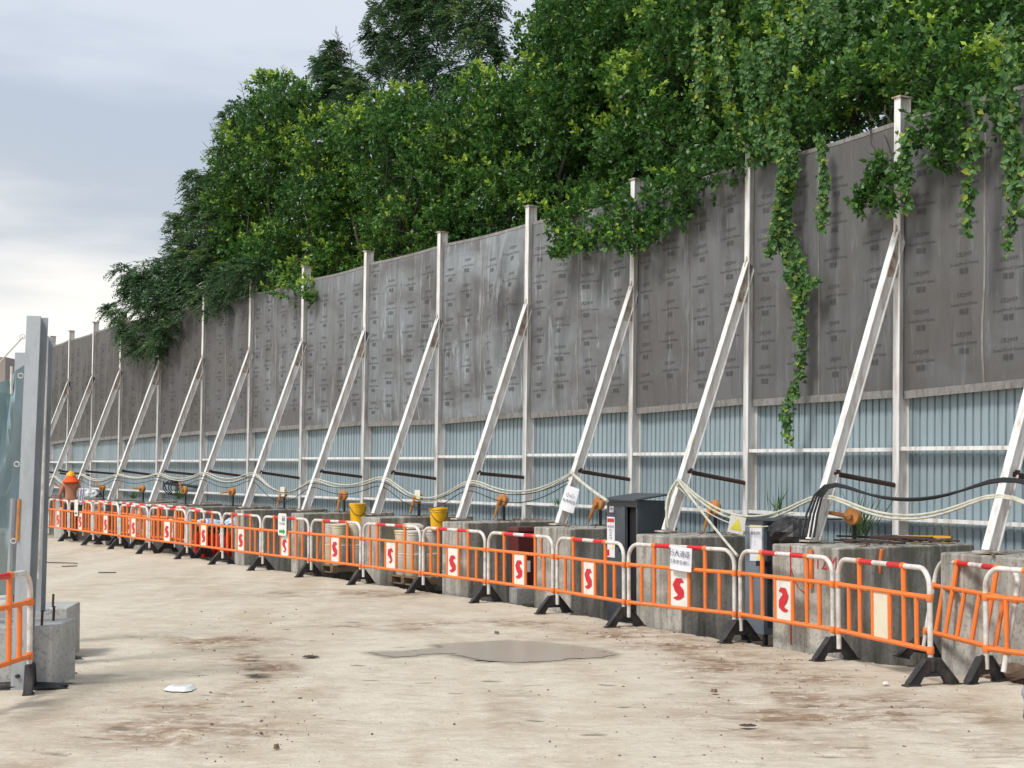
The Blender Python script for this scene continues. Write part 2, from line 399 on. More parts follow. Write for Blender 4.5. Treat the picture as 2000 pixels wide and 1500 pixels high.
# soil drifts: bands of the wheel tracks, placed on the slab
def blob(px, py, rx, ry, Mx, My):
    p = gpt(px, py); a = gpt(px+rx*1.15, py); b = gpt(px, py-ry*1.25)
    return np.exp(-(((Mx-p.x)/(a.x-p.x))**2 + ((My-p.y)/(b.y-p.y))**2))
brown = np.zeros_like(GX)
for a in [(1010, 1218, 90, 6), (1180, 1236, 130, 12), (1330, 1262, 130, 16), (1450, 1290, 130, 14), (1560, 1322, 110, 16), (1680, 1380, 160, 28), (1520, 1400, 160, 34), (1400, 1300, 90, 20), (1800, 1400, 150, 20),
          (430, 1262, 70, 8), (480, 1290, 60, 14), (520, 1312, 60, 12), (390, 1256, 60, 5), (330, 1380, 130, 14), (330, 1440, 200, 16), (180, 1400, 80, 12), (450, 1250, 120, 8), (800, 1222, 160, 8), (700, 1160, 240, 6), (350, 1420, 220, 22)]:
    brown = np.maximum(brown, blob(*a, GX, GY)*(1.0 if a[0] > 900 or a[1] < 1330 else .75))
dark = np.zeros_like(GX)
for a in [(440, 1262, 40, 3), (495, 1285, 34, 5), (520, 1308, 40, 5), (500, 1322, 30, 5), (110, 1290, 40, 10), (90, 1335, 60, 8)]:
    dark = np.maximum(dark, blob(*a, GX, GY))
brown *= np.clip(fbm(GX*2.5, GY*3.5, 5, 31)*3.2-.85, 0, 1.3)
dark *= np.clip(fbm(GX*4, GY*5, 5, 33)*3.6-1.1, 0, 1.4)
dr = np.random.default_rng(12); dash = np.zeros_like(GX)
DASH = [(1040, 1337), (890, 1353), (1185, 1338), (1045, 1407), (1160, 1435), (1220, 1380), (830, 1333), (800, 1340), (700, 1300), (722, 1327), (770, 1245), (780, 1264), (560, 1230), (620, 1216), (610, 1250), (690, 1215), (350, 1163), (385, 1170), (960, 1330), (1310, 1355), (480, 1380), (400, 1357)]
DASH = [(a[0], a[1], 1) for a in DASH] + [(dr.uniform(150, 1900), dr.uniform(1110, 1480), dr.uniform(.3, .8)) for _ in range(150)]
for px, py, k in DASH:
    p = gpt(px, py); L0 = .05+.08*dr.random()*k; W0 = .035+.03*dr.random(); m = (np.abs(gx-p.x) < .4); my = np.abs(gy-p.y) < .2
    if not m.any() or not my.any(): continue
    sub = np.ix_(my, m); a_ = dr.normal(0, .25); dx = GX[sub]-p.x; dy = GY[sub]-p.y; c_, s_ = math.cos(a_), math.sin(a_)
    dash[sub] = np.maximum(dash[sub], k*np.exp(-(((dx*c_+dy*s_)/L0)**4 + ((-dx*s_+dy*c_)/W0)**2)))
rib = np.zeros_like(GX)
def track(pix, half, seed, strength):
    P_ = [gpt(x, y) for x, y in pix]; best = np.full(GX.shape, 1e9); so = np.zeros_like(GX); dd_ = np.zeros_like(GX); acc = 0
    for a_, b_ in zip(P_[:-1], P_[1:]):
        d_ = (b_-a_).xy; l_ = d_.length; t_ = np.clip(((GX-a_.x)*d_.x+(GY-a_.y)*d_.y)/l_**2, 0, 1)
        r_ = np.hypot(GX-a_.x-t_*d_.x, GY-a_.y-t_*d_.y); m_ = r_ < best; best[m_] = r_[m_]; so[m_] = (acc+t_*l_)[m_]; acc += l_
    w_ = np.clip((half-best)/.12, 0, 1)
    cl_ = np.clip(np.sin(so*2*PI/.34 + 3.5*fbm(GX*2, GY*2, 3, seed))*3-1.1, 0, 1)*w_*np.clip(fbm(GX*4, GY*2.5, 3, seed+1)*6-2.6, 0, 1)
    return cl_*strength, w_*np.clip(fbm(GX*1.2, GY*1.2, 4, seed+2)*3-1.2, 0, 1)*.95*strength
for tr in (([(-150, 1560), (120, 1470), (330, 1400), (490, 1350), (560, 1320), (520, 1290), (430, 1262), (280, 1240)], .30, 51, 1), ([(-60, 1640), (330, 1500), (560, 1400), (640, 1340)], .26, 52, .7),
           ([(960, 1212), (1180, 1236), (1370, 1275), (1530, 1330), (1620, 1400), (1640, 1540)], .34, 53, 1), ([(1150, 1262), (1330, 1300), (1460, 1370), (1480, 1520)], .28, 54, .6),
           ([(1500, 1300), (1700, 1360), (1900, 1440), (2050, 1530)], .30, 55, .8), ([(560, 1150), (800, 1215), (960, 1290), (1010, 1400), (1000, 1560)], .26, 56, .45)):
    c_, b_ = track(*tr); rib = np.maximum(rib, c_); brown = np.maximum(brown, b_)
damp = np.full(GX.shape, 1e9); ins = np.zeros(GX.shape, bool)
for k in range(len(PUDW)):
    a_, b_ = PUDW[k], PUDW[(k+1) % len(PUDW)]; dx_, dy_ = b_.x-a_.x, b_.y-a_.y; t_ = np.clip(((GX-a_.x)*dx_+(GY-a_.y)*dy_)/(dx_**2+dy_**2), 0, 1)
    damp = np.minimum(damp, np.hypot(GX-a_.x-t_*dx_, GY-a_.y-t_*dy_)); ins ^= ((a_.y > GY) != (b_.y > GY)) & (GX < dx_*(GY-a_.y)/(dy_ if abs(dy_) > 1e-9 else 1e-9)+a_.x)
damp = np.where(ins, 1.0, np.clip(1-damp/(.05+.28*fbm(GX*3, GY*3, 4, 61)), 0, 1))
dist = poly_dist(GX, GY)
edge = np.clip((dist + (fbm(GX*3, GY*3, 3, 9)-.5)*.25)/.10, 0, 1)
# cleat marks: ridges across the tracks
cle = np.sin((GY*1.0 + GX*.15)*2*PI/.11 + 3*fbm(GX*3, GY*3, 2, 5))*np.clip(brown*1.3-.25, 0, 1)*np.clip(fbm(GX*1.3, GY*5, 3, 21)*3-1.1, 0, 1)
pm = np.zeros_like(GX)
pc = sum((p for p in PUDW), Vector())/len(PUDW)
pm = np.exp(-(((GX-pc.x)/1.9)**2 + ((GY-pc.y)/.9)**2)**2)
Zg = Zg + near*(1-pm)*((rough-.5)*.028 + (fbm(GX*9, GY*9, 3, 8)-.5)*.010*(1+brown) + cle*.012) - dash*.006 - rib*.018 - edge*.16 + edge*(fbm(GX*2, GY*2, 4, 4)-.5)*.12
ny, nx = GX.shape
me = bpy.data.meshes.new("ground"); nv = nx*ny
me.vertices.add(nv); me.vertices.foreach_set("co", np.stack([GX, GY, Zg], -1).ravel().astype(np.float32))
ii = np.arange(nv).reshape(ny, nx); q = np.stack([ii[:-1, :-1], ii[:-1, 1:], ii[1:, 1:], ii[1:, :-1]], -1).reshape(-1, 4)
me.loops.add(q.size); me.loops.foreach_set("vertex_index", q.ravel().astype(np.int32))
me.polygons.add(len(q)); me.polygons.foreach_set("loop_start", (np.arange(len(q))*4).astype(np.int32)); me.update(calc_edges=True)
me.polygons.foreach_set("use_smooth", [True]*len(q))
for nm, arr in (("brown", brown), ("damp", damp), ("soil", np.maximum.reduce([edge, dark*.85, dash*.60, rib*.52]))):
    a = me.attributes.new(nm, 'FLOAT', 'POINT'); a.data.foreach_set("value", arr.ravel().astype(np.float32))
def ground_mat():
    m, N, L, P = newmat('dusty concrete road')
    v = coords(N, L, (1, 1, 1), False); vs = coords(N, L, (1, .35, 1), False); vt = coords(N, L, (.9, 2.0, 1), False); vl = coords(N, L, (1.1, .22, 1), False)
    a = noise(N, L, vl, 1.0, 5, .55, .4); b = noise(N, L, v, 2.2, 8, .68); c = noise(N, L, v, 45, 4, .7); d = noise(N, L, vt, 3.2, 6, .7, .6); e = noise(N, L, vt, 9, 5, .7, 1.0)
    col = mix(N, L, ramp(N, L, a, [(.35, 0.0), (.65, 1.0)]), (.48, .41, .305), (.62, .56, .46))
    col = mix(N, L, ramp(N, L, b, [(.42, 0.0), (.62, .65)]), col, (.66, .605, .50))
    col = mix(N, L, ramp(N, L, d, [(.50, 0.0), (.68, .55)]), col, (.42, .325, .24))
    col = mix(N, L, ramp(N, L, e, [(.62, 0.0), (.68, .7)]), col, (.27, .205, .15))
    col = mix(N, L, ramp(N, L, c, [(.34, .6), (.45, 0.0)]), col, (.34, .28, .22))
    ab = N.new("ShaderNodeAttribute"); ab.attribute_name = "brown"; m1 = N.new("ShaderNodeMath"); m1.operation = 'MULTIPLY'
    L.new(ab.outputs["Fac"], m1.inputs[0]); L.new(ramp(N, L, noise(N, L, vt, 4.5, 7, .75, .8), [(.38, .0), (.54, 1.0)]), m1.inputs[1])
    col = mix(N, L, m1.outputs[0], col, (.25, .165, .11))
    ad_ = N.new("ShaderNodeAttribute"); ad_.attribute_name = "damp"; col = mix(N, L, ramp(N, L, ad_.outputs["Fac"], [(.15, 0.0), (.7, .8)]), col, (.32, .29, .235))
    as_ = N.new("ShaderNodeAttribute"); as_.attribute_name = "soil"
    m2 = N.new("ShaderNodeMath"); m2.operation = 'MULTIPLY_ADD'; L.new(noise(N, L, v, 7, 6, .7), m2.inputs[0]); m2.inputs[1].default_value = .5; L.new(as_.outputs["Fac"], m2.inputs[2])
    col = mix(N, L, ramp(N, L, m2.outputs[0], [(.50, 0.0), (1.05, 1.0)]), col, (.075, .06, .045))
    L.new(col, P.inputs["Base Color"]); P.inputs["Roughness"].default_value = .85; P.inputs["Specular IOR Level"].default_value = .3
    L.new(bumpn(N, L, e, .7, .03, bumpn(N, L, c, .5, .008, bumpn(N, L, b, .35, .04))), P.inputs["Normal"]); return m
me.materials.append(ground_mat())
put("ground", me); tag(bpy.data.objects["ground"], "dusty beige concrete haul road with dried mud tracks", kind="structure")

m, N_, L_, P_ = newmat('wet mud puddle')
v_ = coords(N_, L_, (.4, 1.5, 1), False); a_ = noise(N_, L_, v_, 5, 6, .7)
L_.new(mix(N_, L_, a_, (.31, .29, .245), (.38, .355, .30)), P_.inputs["Base Color"]); P_.inputs["Roughness"].default_value = .28; P_.inputs["Specular IOR Level"].default_value = .28
L_.new(bumpn(N_, L_, a_, .08, .01), P_.inputs["Normal"])
def smooth_poly(pts, sub=6, jit=.02, seed=1):
    r = random.Random(seed); out = []
    n = len(pts)
    for i in range(n):
        a, b = pts[i], pts[(i+1) % n]
        for k in range(sub):
            t = k/sub; p = a.lerp(b, t); out.append(p + Vector((r.uniform(-jit, jit)*2, r.uniform(-jit, jit), 0)))
    return out
pb = MB(); pp = smooth_poly(PUDW, 9, .03)
pb.add([(p.x, p.y, gz(p.y)+.005) for p in pp], [tuple(range(len(pp)))])
pm_ = pb.mesh("puddle", m); put("puddle", pm_); tag(bpy.data.objects["puddle"], "shallow brown puddle lying in the middle of the road", kind="structure")

# ------------------------------------------------------------------ hoarding
root = thing('site_hoarding', "tall raked steel hoarding of blue grey corrugated sheets on white posts", "hoarding", (POST[2].x, POST[2].y, 0))
RI = T(-root.location)
def leanM(i):
    P = POST[i]; return RI @ T(Vector((P.x, P.y, .9))) @ Matrix.Rotation(LEAN, 4, 'Y') @ T(Vector((0, 0, -.9))) @ RZ(ang(i))
HT = 6.1
pme = MB().hbeam((0, 0, .9), (0, 0, HT), (1, 0, 0), .10, .16).mesh('steel_post', M['white_steel'])
cme = MB().box(-.07, .07, -.10, .09, HT, HT+.018).mesh('cap_plate', M['cap'])
bb = MB().hbeam((0, -1.27, 1.06), (0, -.03, 4.52), (1, 0, 0), .095, .135)
bme = bb.mesh('brace', M['white_steel'])
gme = MB().prism([(-.085, 4.62), (-.085, 4.02), (-.22, 4.02)], -.012, .012, 'x').mesh('gusset', M['cap'])
fme = MB().box(-.10, .10, -1.40, -1.14, 1.052, 1.07).mesh('base_plate', M['cap'])
for i in range(NP):
    j = rnd.uniform(-.03, .03)
    p = put('steel_post', pme, root, M4=leanM(i) @ T(Vector((0, 0, j)))); put('cap_plate', cme, p)
    b = put('brace', bme, root, M4=leanM(i)); put('base_plate', fme, b)
    put('gusset', gme, b)
    z0 = 1.80 + rnd.uniform(-.02, .02); z1 = 1.70 + rnd.uniform(-.03, .03); x0 = rnd.uniform(-.02, .02)
    s = MB().tube([(x0, -.98, z0), (x0, -.085, z1)], .028, 6).box(-.05, .05, -.95, -.93, z0-.04, z0+.04)
    put('strut', s.mesh('strut', M['rust']), root, M4=leanM(i))
# girts, corrugated sheets
def rib_profile(L0):
    pts = []; x = 0; p = .112
    while x < L0:
        for dx, dy in ((0, 0), (.080, 0), (.086, .022), (.104, .022)):
            if x+dx <= L0: pts.append((x+dx, dy))
        x += p
    pts.append((L0, 0)); return pts
for i in range(NP-1):
    A, B = POST[i+1], POST[i]; d = (B-A); Ln = d.length; d.normalize(); nn = Vector((d.y, -d.x)); a = math.atan2(d.y, d.x)
    Mi = RI @ T(Vector((A.x, A.y, .9))) @ Matrix.Rotation(LEAN, 4, 'Y') @ T(Vector((0, 0, -.9))) @ RZ(a)
    for z in (1.305, 2.08):
        zz = z + rnd.uniform(-.012, .012)
        g = MB().box(.008, Ln-.008, -.055, .045, zz-.004, zz+.004).box(.008, Ln-.008, -.059, -.052, zz-.022, zz+.022)
        put('girt', g.mesh('girt', M['white_steel']), root, M4=Mi)
    # two overlapping corrugated sheets a bay
    half = round(Ln/2/.112)*.112
    for k, (s0, s1, dy) in enumerate(((0.0, half+.05, .0), (half, Ln, .006))):
        mb = MB(); pr = rib_profile(s1-s0); n = len(pr); zs = (-.15, 5.7)
        mb.add([(s0+x, .085+y+dy, z) for z in zs for x, y in pr], [(q, q+1, n+q+1, n+q) for q in range(n-1)])
        put('corrugated_sheet', mb.mesh('corrugated_sheet', M['sheet']), root, M4=Mi)

# soundproof canvas sheets: one thing a bay
MV, MF = text_mesh([("CK2009", .07), ("Sound Proof Canvas", .05), ("隔音", .075)], res=1, spacing=1.55)
MV = np.array(MV)[:, :2]
ORD = ['rightmost', 'second', 'third', 'fourth', 'fifth', 'sixth', 'seventh', 'eighth', 'ninth', 'tenth', 'eleventh', 'twelfth', 'thirteenth', 'fourteenth', 'fifteenth', 'sixteenth', 'seventeenth']
CANL = {0: "wide grey canvas at the right edge under the hanging branches", 1: "grey printed canvas right of the tallest post, with a faint orange smear",
        2: "grey printed canvas crossed by the long hanging vine", 3: "dark grey printed canvas bay just left of the long hanging vine",
        4: "creased grey canvas under the drooping branch, with a small black hole", 5: "streaky pale grey canvas with V shaped creases right of the capped posts",
        6: "grey canvas with a dark vertical stain on its right half", 7: "smooth grey printed canvas just left of the post with the rusty cap"}
WR = {}
for i in range(NP-1):
    A, B = POST[i+1], POST[i]; d = (B-A); Ln = d.length; d.normalize(); nn = Vector((d.y, -d.x)); r = random.Random(100+i)
    x0, x1 = .012, Ln-.012; zt, zb0, zb1 = 5.84+r.uniform(-.03, .03), 2.70+r.uniform(-.03, .02), 2.72+r.uniform(-.03, .03)
    wr = [(r.uniform(.1, .9), r.uniform(-.5, .5), r.uniform(.02, .06), r.uniform(.3, 1)) for _ in range(9)]
    amp = {4: .07, 5: .085, 6: .05}.get(i, .036 if i < 9 else .06)
    if i in (5, 6): wr += [(.85, .25, .03, 1), (.92, .3, .025, 1), (.75, .2, .04, 1)]
    def surf(X, V, A=A, d=d, nn=nn, Ln=Ln, x0=x0, x1=x1, zt=zt, zb0=zb0, zb1=zb1, wr=wr, amp=amp, i=i, off=0.0):
        s = (X-x0)/(x1-x0); zb = zb0*(1-s)+zb1*s; sagt = .03*4*s*(1-s)
        z = zb + V*(zt-sagt-zb)/(zt-zb0)
        vv = V/(zt-zb0)
        n = .045 + 0*X
        for c, k, wd, am in wr:
            n = n + amp*am*np.exp(-((s-c-k*(vv-.7)*.6)/wd)**2)*np.sin(PI*np.clip(vv, 0, 1))**.7
        n = n + amp*.6*(fbm(s*4+i*7, vv*5, 3, i)-.5) + off
        n = n*np.clip(np.minimum(s, 1-s)*14, .0, 1)**.5 - .02
        Px = A.x + d.x*X + nn.x*n; Py = A.y + d.y*X + nn.y*n
        return np.stack([Px + LEAN*(z-.9), Py, z], -1)
    nu, nvv = 90, 70
    U, V = np.meshgrid(np.linspace(x0, x1, nu), np.linspace(0, zt-zb0, nvv)); Pn = surf(U, V)
    lab = CANL.get(i, f"{ORD[i]} grey printed canvas sheet counting from the right end of the hoarding")
    t = thing('canvas_sheet', lab, 'canvas', (A.x, A.y, zb0), 0, 'printed soundproof canvas sheets on the hoarding')
    O = np.array(t.location)
    me = bpy.data.meshes.new('canvas'); ii = np.arange(nu*nvv).reshape(nvv, nu)
    me.from_pydata((Pn.reshape(-1, 3)-O).tolist(), [], np.stack([ii[:-1, :-1], ii[:-1, 1:], ii[1:, 1:], ii[1:, :-1]], -1).reshape(-1, 4).tolist())
    me.polygons.foreach_set("use_smooth", [True]*len(me.polygons)); me.materials.append(M['canvas']); cl_ = put('cloth', me, t); cl_.color = ([.16, .22, .20, .30, .60, .9, .70, .55, .5, .22, .03, .0, .0, .03, .05, .05][i],)*3 + (1,)
    # hems
    for v0, v1 in ((-.035, .055), (zt-zb0-.04, zt-zb0+.01)):
        xs_ = np.linspace(x0, x1, 50); a0 = surf(xs_, np.full(50, v0), off=.006); a1 = surf(xs_, np.full(50, v1), off=.010)
        hb = MB(); hb.add((np.concatenate([a0, a1])-O).tolist(), [(k, k+1, 50+k+1, 50+k) for k in range(49)]); put('hem', hb.mesh('hem', M['hem']), t)
    # print
    vs, fs = [], []; 
    for c0, strip in ((.0, 0), (Ln/2, 1)):
        ph = r.uniform(0, .4)
        for cx in (.33, .98):
            for k in range(8):
                yy = .22 + k*.44 + ph*.5 + (cx > .5)*.12 + r.uniform(-.01, .01)
                if yy > zt-zb0-.2: continue
                xx = MV[:, 0] + c0 + cx; keep = (xx.min() > x0+.01) and (xx.max() < x1-.01)
                if not keep: xx = np.clip(xx, x0+.012, x1-.012)
                pts = surf(xx, MV[:, 1]+yy, off=.005)-O; b0 = sum(len(q) for q in vs); vs.append(pts); fs += [tuple(j+b0 for j in f) for f in MF]
    me = bpy.data.meshes.new('printed_text'); me.from_pydata(np.concatenate(vs).tolist(), [], fs); me.materials.append(M['print']); tag(put('printed_text', me, t), kind='stuff')
    # vertical seam between the two strips
    xs_ = np.array([Ln/2-.012, Ln/2+.012]); 
    sv = np.concatenate([surf(np.full(40, x), np.linspace(0, zt-zb0, 40), off=.004) for x in xs_])-O
    sb = MB(); sb.add(sv.tolist(), [(k, k+1, 40+k+1, 40+k) for k in range(39)]); put('seam', sb.mesh('seam', M['hem']), t)

# ------------------------------------------------------------------ concrete blocks under the braces
BLAB = {0: "weathered concrete block at the right edge, partly cut by the frame", 1: "mossy concrete block behind the leaning barrier at the right",
        2: "long concrete block with red spray paint behind the near barriers", 3: "concrete block right of the tall dark cabinet",
        4: "concrete block between the maroon bin and the tall dark cabinet", 5: "concrete block left of the maroon bin",
        6: "concrete block between the two yellow buckets", 7: "concrete block left of the left yellow bucket", 8: "pale concrete block behind the barrier with the green arrow sign",
        9: "concrete block just behind the red cylinders"}
blocks = []
BLK0 = {}
for i, px in ((1, 1837), (2, 1508), (3, 1242), (4, 1041), (5, 863), (6, 704), (7, 570), (8, 457), (9, 363)):
    BLK0[i] = min(np.linspace(-.6, .7, 66), key=lambda u: abs(1000+F*fp(i, u, 1.75 if i != 1 else 1.42).x/fp(i, u, 1.75 if i != 1 else 1.42).y-px))
for i in range(NP):
    r = random.Random(i*3+1); w0, w1 = BLK0.get(i, -.08+r.uniform(-.03, .03)), 1.0
    mb = MB().box(w0, w1, -1.75 if i != 1 else -1.42, .45, -.25, 1.05)
    o = mb.obj('concrete_block', M['block'], origin=(0, 0, 0), bevel=.018)
    q = POST[i]; o.location = (q.x, q.y, 0); o.rotation_euler = (0, 0, ang(i)+r.uniform(-.015, .015))
    tag(o, BLAB.get(i, f"{ORD[i]} weathered concrete block counting from the right end of the hoarding"), 'concrete block', 'concrete ballast blocks under the hoarding braces')
    blocks.append(o)
# second, lighter fill block at the far side of the gaps
# debris heaps lying on the blocks (uncountable)
def scatter(name, mat, pts, smin, smax, label, seed=0, flat=.6):
    r = np.random.default_rng(seed); base = np.array([(1, 0, 0), (-1, 0, 0), (0, 1, 0), (0, -1, 0), (0, 0, 1), (0, 0, -1)], float)
    fc = np.array([(0, 2, 4), (2, 1, 4), (1, 3, 4), (3, 0, 4), (2, 0, 5), (1, 2, 5), (3, 1, 5), (0, 3, 5)])
    n = len(pts); P = np.array(pts); sz = smin*(smax/smin)**(r.random(n)**2.2)
    V = base[None]*(r.uniform(.5, 1.1, (n, 6, 1)))*sz[:, None, None]; V[:, :, 2] *= flat
    a = r.random(n)*6.28; c, s = np.cos(a), np.sin(a); X = V[:, :, 0]*c[:, None]-V[:, :, 1]*s[:, None]; Y = V[:, :, 0]*s[:, None]+V[:, :, 1]*c[:, None]
    V = np.stack([X, Y, V[:, :, 2]], -1) + P[:, None, :]
    Fq = (fc[None] + (np.arange(n)*6)[:, None, None]).reshape(-1, 3)
    me = bpy.data.meshes.new(name); me.from_pydata(V.reshape(-1, 3).tolist(), [], Fq.tolist()); me.materials.append(mat)
    o = put(name, me); tag(o, label, kind='stuff'); o['category'] = name.replace('_', ' '); return o
pts = []
for i in range(NP):
    for _ in range(150): 
        n = rnd.uniform(-.3, 1.5); u = rnd.uniform(0, .95)
        if rnd.random() < .75: n = rnd.uniform(-.3, .9)
        p = fp(i, u, n, 1.055); pts.append(tuple(p))
scatter('rubble', M['soil'], pts, .01, .06, "loose soil and grit lying on top of the concrete blocks", 5, .5)
pts = []
for _ in range(800):
    px = rnd.choice([rnd.gauss(1250, 170), rnd.gauss(1600, 170), rnd.gauss(480, 90), rnd.uniform(100, 1900)]); 
    py = rnd.uniform(1190, 1490)
    if px > 900 and rnd.random() < .6: py = 1235 + (px-1180)*.19 + rnd.gauss(0, 16 + max(0, px-1300)*.07)
    if not (1120 < py < 1499): continue
    p = gpt(px, py); 
    if poly_dist(np.array([p.x]), np.array([p.y]))[0] > 0: continue
    pts.append((p.x, p.y, p.z+.004))
scatter('pebbles', M['soil'], pts, .005, .022, "small stones and mud crumbs scattered over the road", 6, .6)

# ------------------------------------------------------------------ crowd barriers
BX = [1820, 1632, 1440, 1222, 1085, 950, 825, 707, 607, 511, 435, 365, 292, 234, 183, 135, 96]
JT = march(BX, 12.8, 1.9)
WB = 1.80                                                        # leg centre to leg centre
def arc(cx, cz, r, a0, a1, n=7): return [(cx+r*math.cos(a0+(a1-a0)*k/n), 0, cz+r*math.sin(a0+(a1-a0)*k/n)) for k in range(n+1)]
def S_emblem(kind=0):
    """a brush-like S with a swollen middle, as an outline"""
    cl = {0: [(.055, .17, .006), (.03, .19, .018), (-.01, .18, .03), (-.03, .14, .032), (-.01, .10, .036), (.02, .065, .036), (.025, .03, .03), (0, .005, .02), (-.03, -.005, .014), (-.06, .0, .004)],
          1: [(.05, .15, .01), (.02, .18, .02), (-.02, .16, .03), (-.03, .11, .028), (.0, .07, .02), (.025, .03, .016), (.0, -.01, .012), (-.035, .0, .006)]}[kind]
    Lp, Rp = [], []
    for k, (x, z, wv) in enumerate(cl):
        a = cl[max(0, k-1)]; b = cl[min(len(cl)-1, k+1)]; t = Vector((b[0]-a[0], b[1]-a[1])).normalized(); nrm = Vector((-t.y, t.x))
        Lp.append((x+nrm.x*wv*1.25, z+nrm.y*wv*1.25)); Rp.append((x-nrm.x*wv*1.25, z-nrm.y*wv*1.25))
    return Lp, Rp
def emblem_mesh(kind):
    Lp, Rp = S_emblem(kind); mb = MB(); n = len(Lp)
    mb.add([(x*1.45, -.013, (z-.1)*1.08+.53) for x, z in Lp+Rp], [(k, k+1, n+k+1, n+k) for k in range(n-1)])
    return mb.mesh('emblem', M['emblem'])
def foot_mesh():
    # A shaped moulded foot across the panel: tapered legs, arch below, ribbed
    mb = MB(); out = [(-.26, 0), (-.14, 0), (-.085, .075), (.085, .075), (.14, 0), (.26, 0), (.245, .03), (.075, .235), (-.075, .235), (-.245, .03)]
    ymid = .028
    def sl(poly, h0, h1): mb.prism(poly, h0, h1, 'x')
    sl([(-.26, 0), (-.14, 0), (-.095, .075), (-.03, .12), (-.03, .20), (-.075, .235), (-.245, .03)], -ymid, ymid)
    sl([(.26, 0), (.245, .03), (.075, .235), (.03, .20), (.03, .12), (.095, .075), (.14, 0)], -ymid, ymid)
    sl([(-.083, .077), (.083, .077), (.07, .115), (-.07, .115)], -ymid+.006, ymid-.006)
    sl([(-.058, .165), (.058, .165), (.072, .232), (-.072, .232)], -ymid+.004, ymid-.004)
    mb.box(-.045, .045, -.27, -.13, 0, .014); mb.box(-.045, .045, .13, .27, 0, .014)
    mb.lathe([(.034, .12), (.036, .24)], 10)
    for s in (-1, 1):
        mb.tube([(s*.030, -.235, .03), (s*.030, -.07, .225)], .010, 5); mb.tube([(s*.030, .235, .03), (s*.030, .07, .225)], .010, 5)
    return mb.mesh('foot', M['rubber'])
FOOT = foot_mesh()
def barrier(name, label):
    t = thing(name, label, 'barrier'); h = WB/2; r = .17
    fr = [(-h, 0, .12)] + [(-h, 0, .5)] + list(reversed(arc(-h+r, 1.0-r, r, PI/2, PI))) + arc(h-r, 1.0-r, r, PI/2, 0, 7) + [(h, 0, .5), (h, 0, .12)]
    MB().tube(fr, .024, 10).obj('frame', M['white_tube'], t, True)
    for z in (.75, .30):
        mb = MB().tube([(-h, 0, z), (h, 0, z)], .0235, 8)
        for s in (-1, 1): mb.lathe([(.031, -.032), (.033, -.026), (.033, .026), (.031, .032)], 10, (s*h, 0, z))
        mb.obj('rail', M['orange'], t, True)
    for k in (-.665, -.435, -.165, .165, .435, .665): MB().tube([(k, 0, .305), (k, 0, .745)], .0225, 8).obj('bar', M['orange'], t, True)
    for k in (-.435, .435): 
        mb = MB().tube([(k, 0, .755), (k, 0, .985)], .0245, 8); mb.tube([(k-.03, 0, 1.0), (k+.03, 0, 1.0)], .031, 8); mb.obj('upright', M['orange'], t, True)
    for a, b in ((-.40, -.15), (.15, .40)): MB().tube([(a, 0, 1.0), (b, 0, 1.0)], .0262, 10).obj('reflective_band', M['red_band'], t, True)
    p = MB().box(-.143, .143, -.006, .006, .315, .735).obj('plate', M['plate'], t, bevel=.004)
    p.data.name = 'plate'; put('emblem', emblem_mesh(0), p)
    return t
proto = barrier('crowd_barrier', '')
EM1 = emblem_mesh(1)
BG = 'orange and white crowd barriers lined up along the road'
BL = ["barrier with a blank cream plate, right of the red spray painted block face", "barrier with a mirrored red emblem in front of the red spray painted block",
      "barrier carrying the white notice with Chinese lettering, wide gap at its right", "barrier in front of the tall dark cabinet, thin red emblem",
      "barrier in front of the maroon bin", "barrier just left of the maroon bin, in front of a concrete block",
      "barrier under the right yellow bucket, with a small red emblem", "barrier under the left yellow bucket and its wrapped stack",
      "barrier carrying the white sign with the green arrow", "barrier just right of the red cylinders", "barrier in front of the red cylinders",
      "barrier just left of the red cylinders", "barrier with stored barriers behind it, third left of the red cylinders", "barrier two places right of the shirtless worker",
      "barrier just right of the shirtless worker, with a small white sign", "barrier in front of the shirtless worker's legs"]
def place_barrier(A, B, label, group=BG, flip=False, blank=False, emb=None, foot=True, src=None, tilt=0.0, foot2=False, noplate=False, footrz=0.0, yaw=0.0):
    """A: far (left) end, B: near (right) end on the ground"""
    t = copy_tree(proto) if src is None else src
    mid = (A+B)/2; a = math.atan2(B.y-A.y, B.x-A.x); sl_ = math.atan2(gz(B.y)-gz(A.y), (B-A).length)
    t.matrix_world = T(Vector((mid.x, mid.y, (gz(A.y)+gz(B.y))/2+.003))) @ RZ(a+yaw) @ Matrix.Rotation(-sl_, 4, 'Y') @ Matrix.Rotation(tilt, 4, 'X')
    tag(t, label, 'barrier', group)
    for p in [c for c in t.children if c.name.startswith('plate')]:
        e = [c for c in p.children][0]
        if noplate:
            for e_ in list(p.children): bpy.data.objects.remove(e_)
            bpy.data.objects.remove(p); continue
        if blank: bpy.data.objects.remove(e); p.data = p.data.copy(); p.data.materials[0] = M['plate_cream']; tag(p, "blank cream plate")
        else:
            if emb is not None: e.data = emb
            if flip: e.scale = (-1, 1, 1)
            e.location.z = rnd.uniform(-.03, .01)
    if foot: put('foot', FOOT, t, M4=T(Vector((WB/2+.02, 0, 0))) @ RZ(footrz + rnd.uniform(-.12, .12)))
    if foot2: put('foot', FOOT, t, M4=T(Vector((-WB/2-.02, 0, 0))) @ RZ(.1))
    return t
BARS = []
BARS = [None]*(len(JT)-1)
for k in list(range(1, len(JT)-1)):
    B, A = JT[k], JT[k+1]
    BARS[k] = place_barrier(A, B, BL[k], flip=(k == 1), emb=EM1 if k in (6, 8) else None, foot2=(k == 1), yaw=rnd.uniform(-.012, .012))
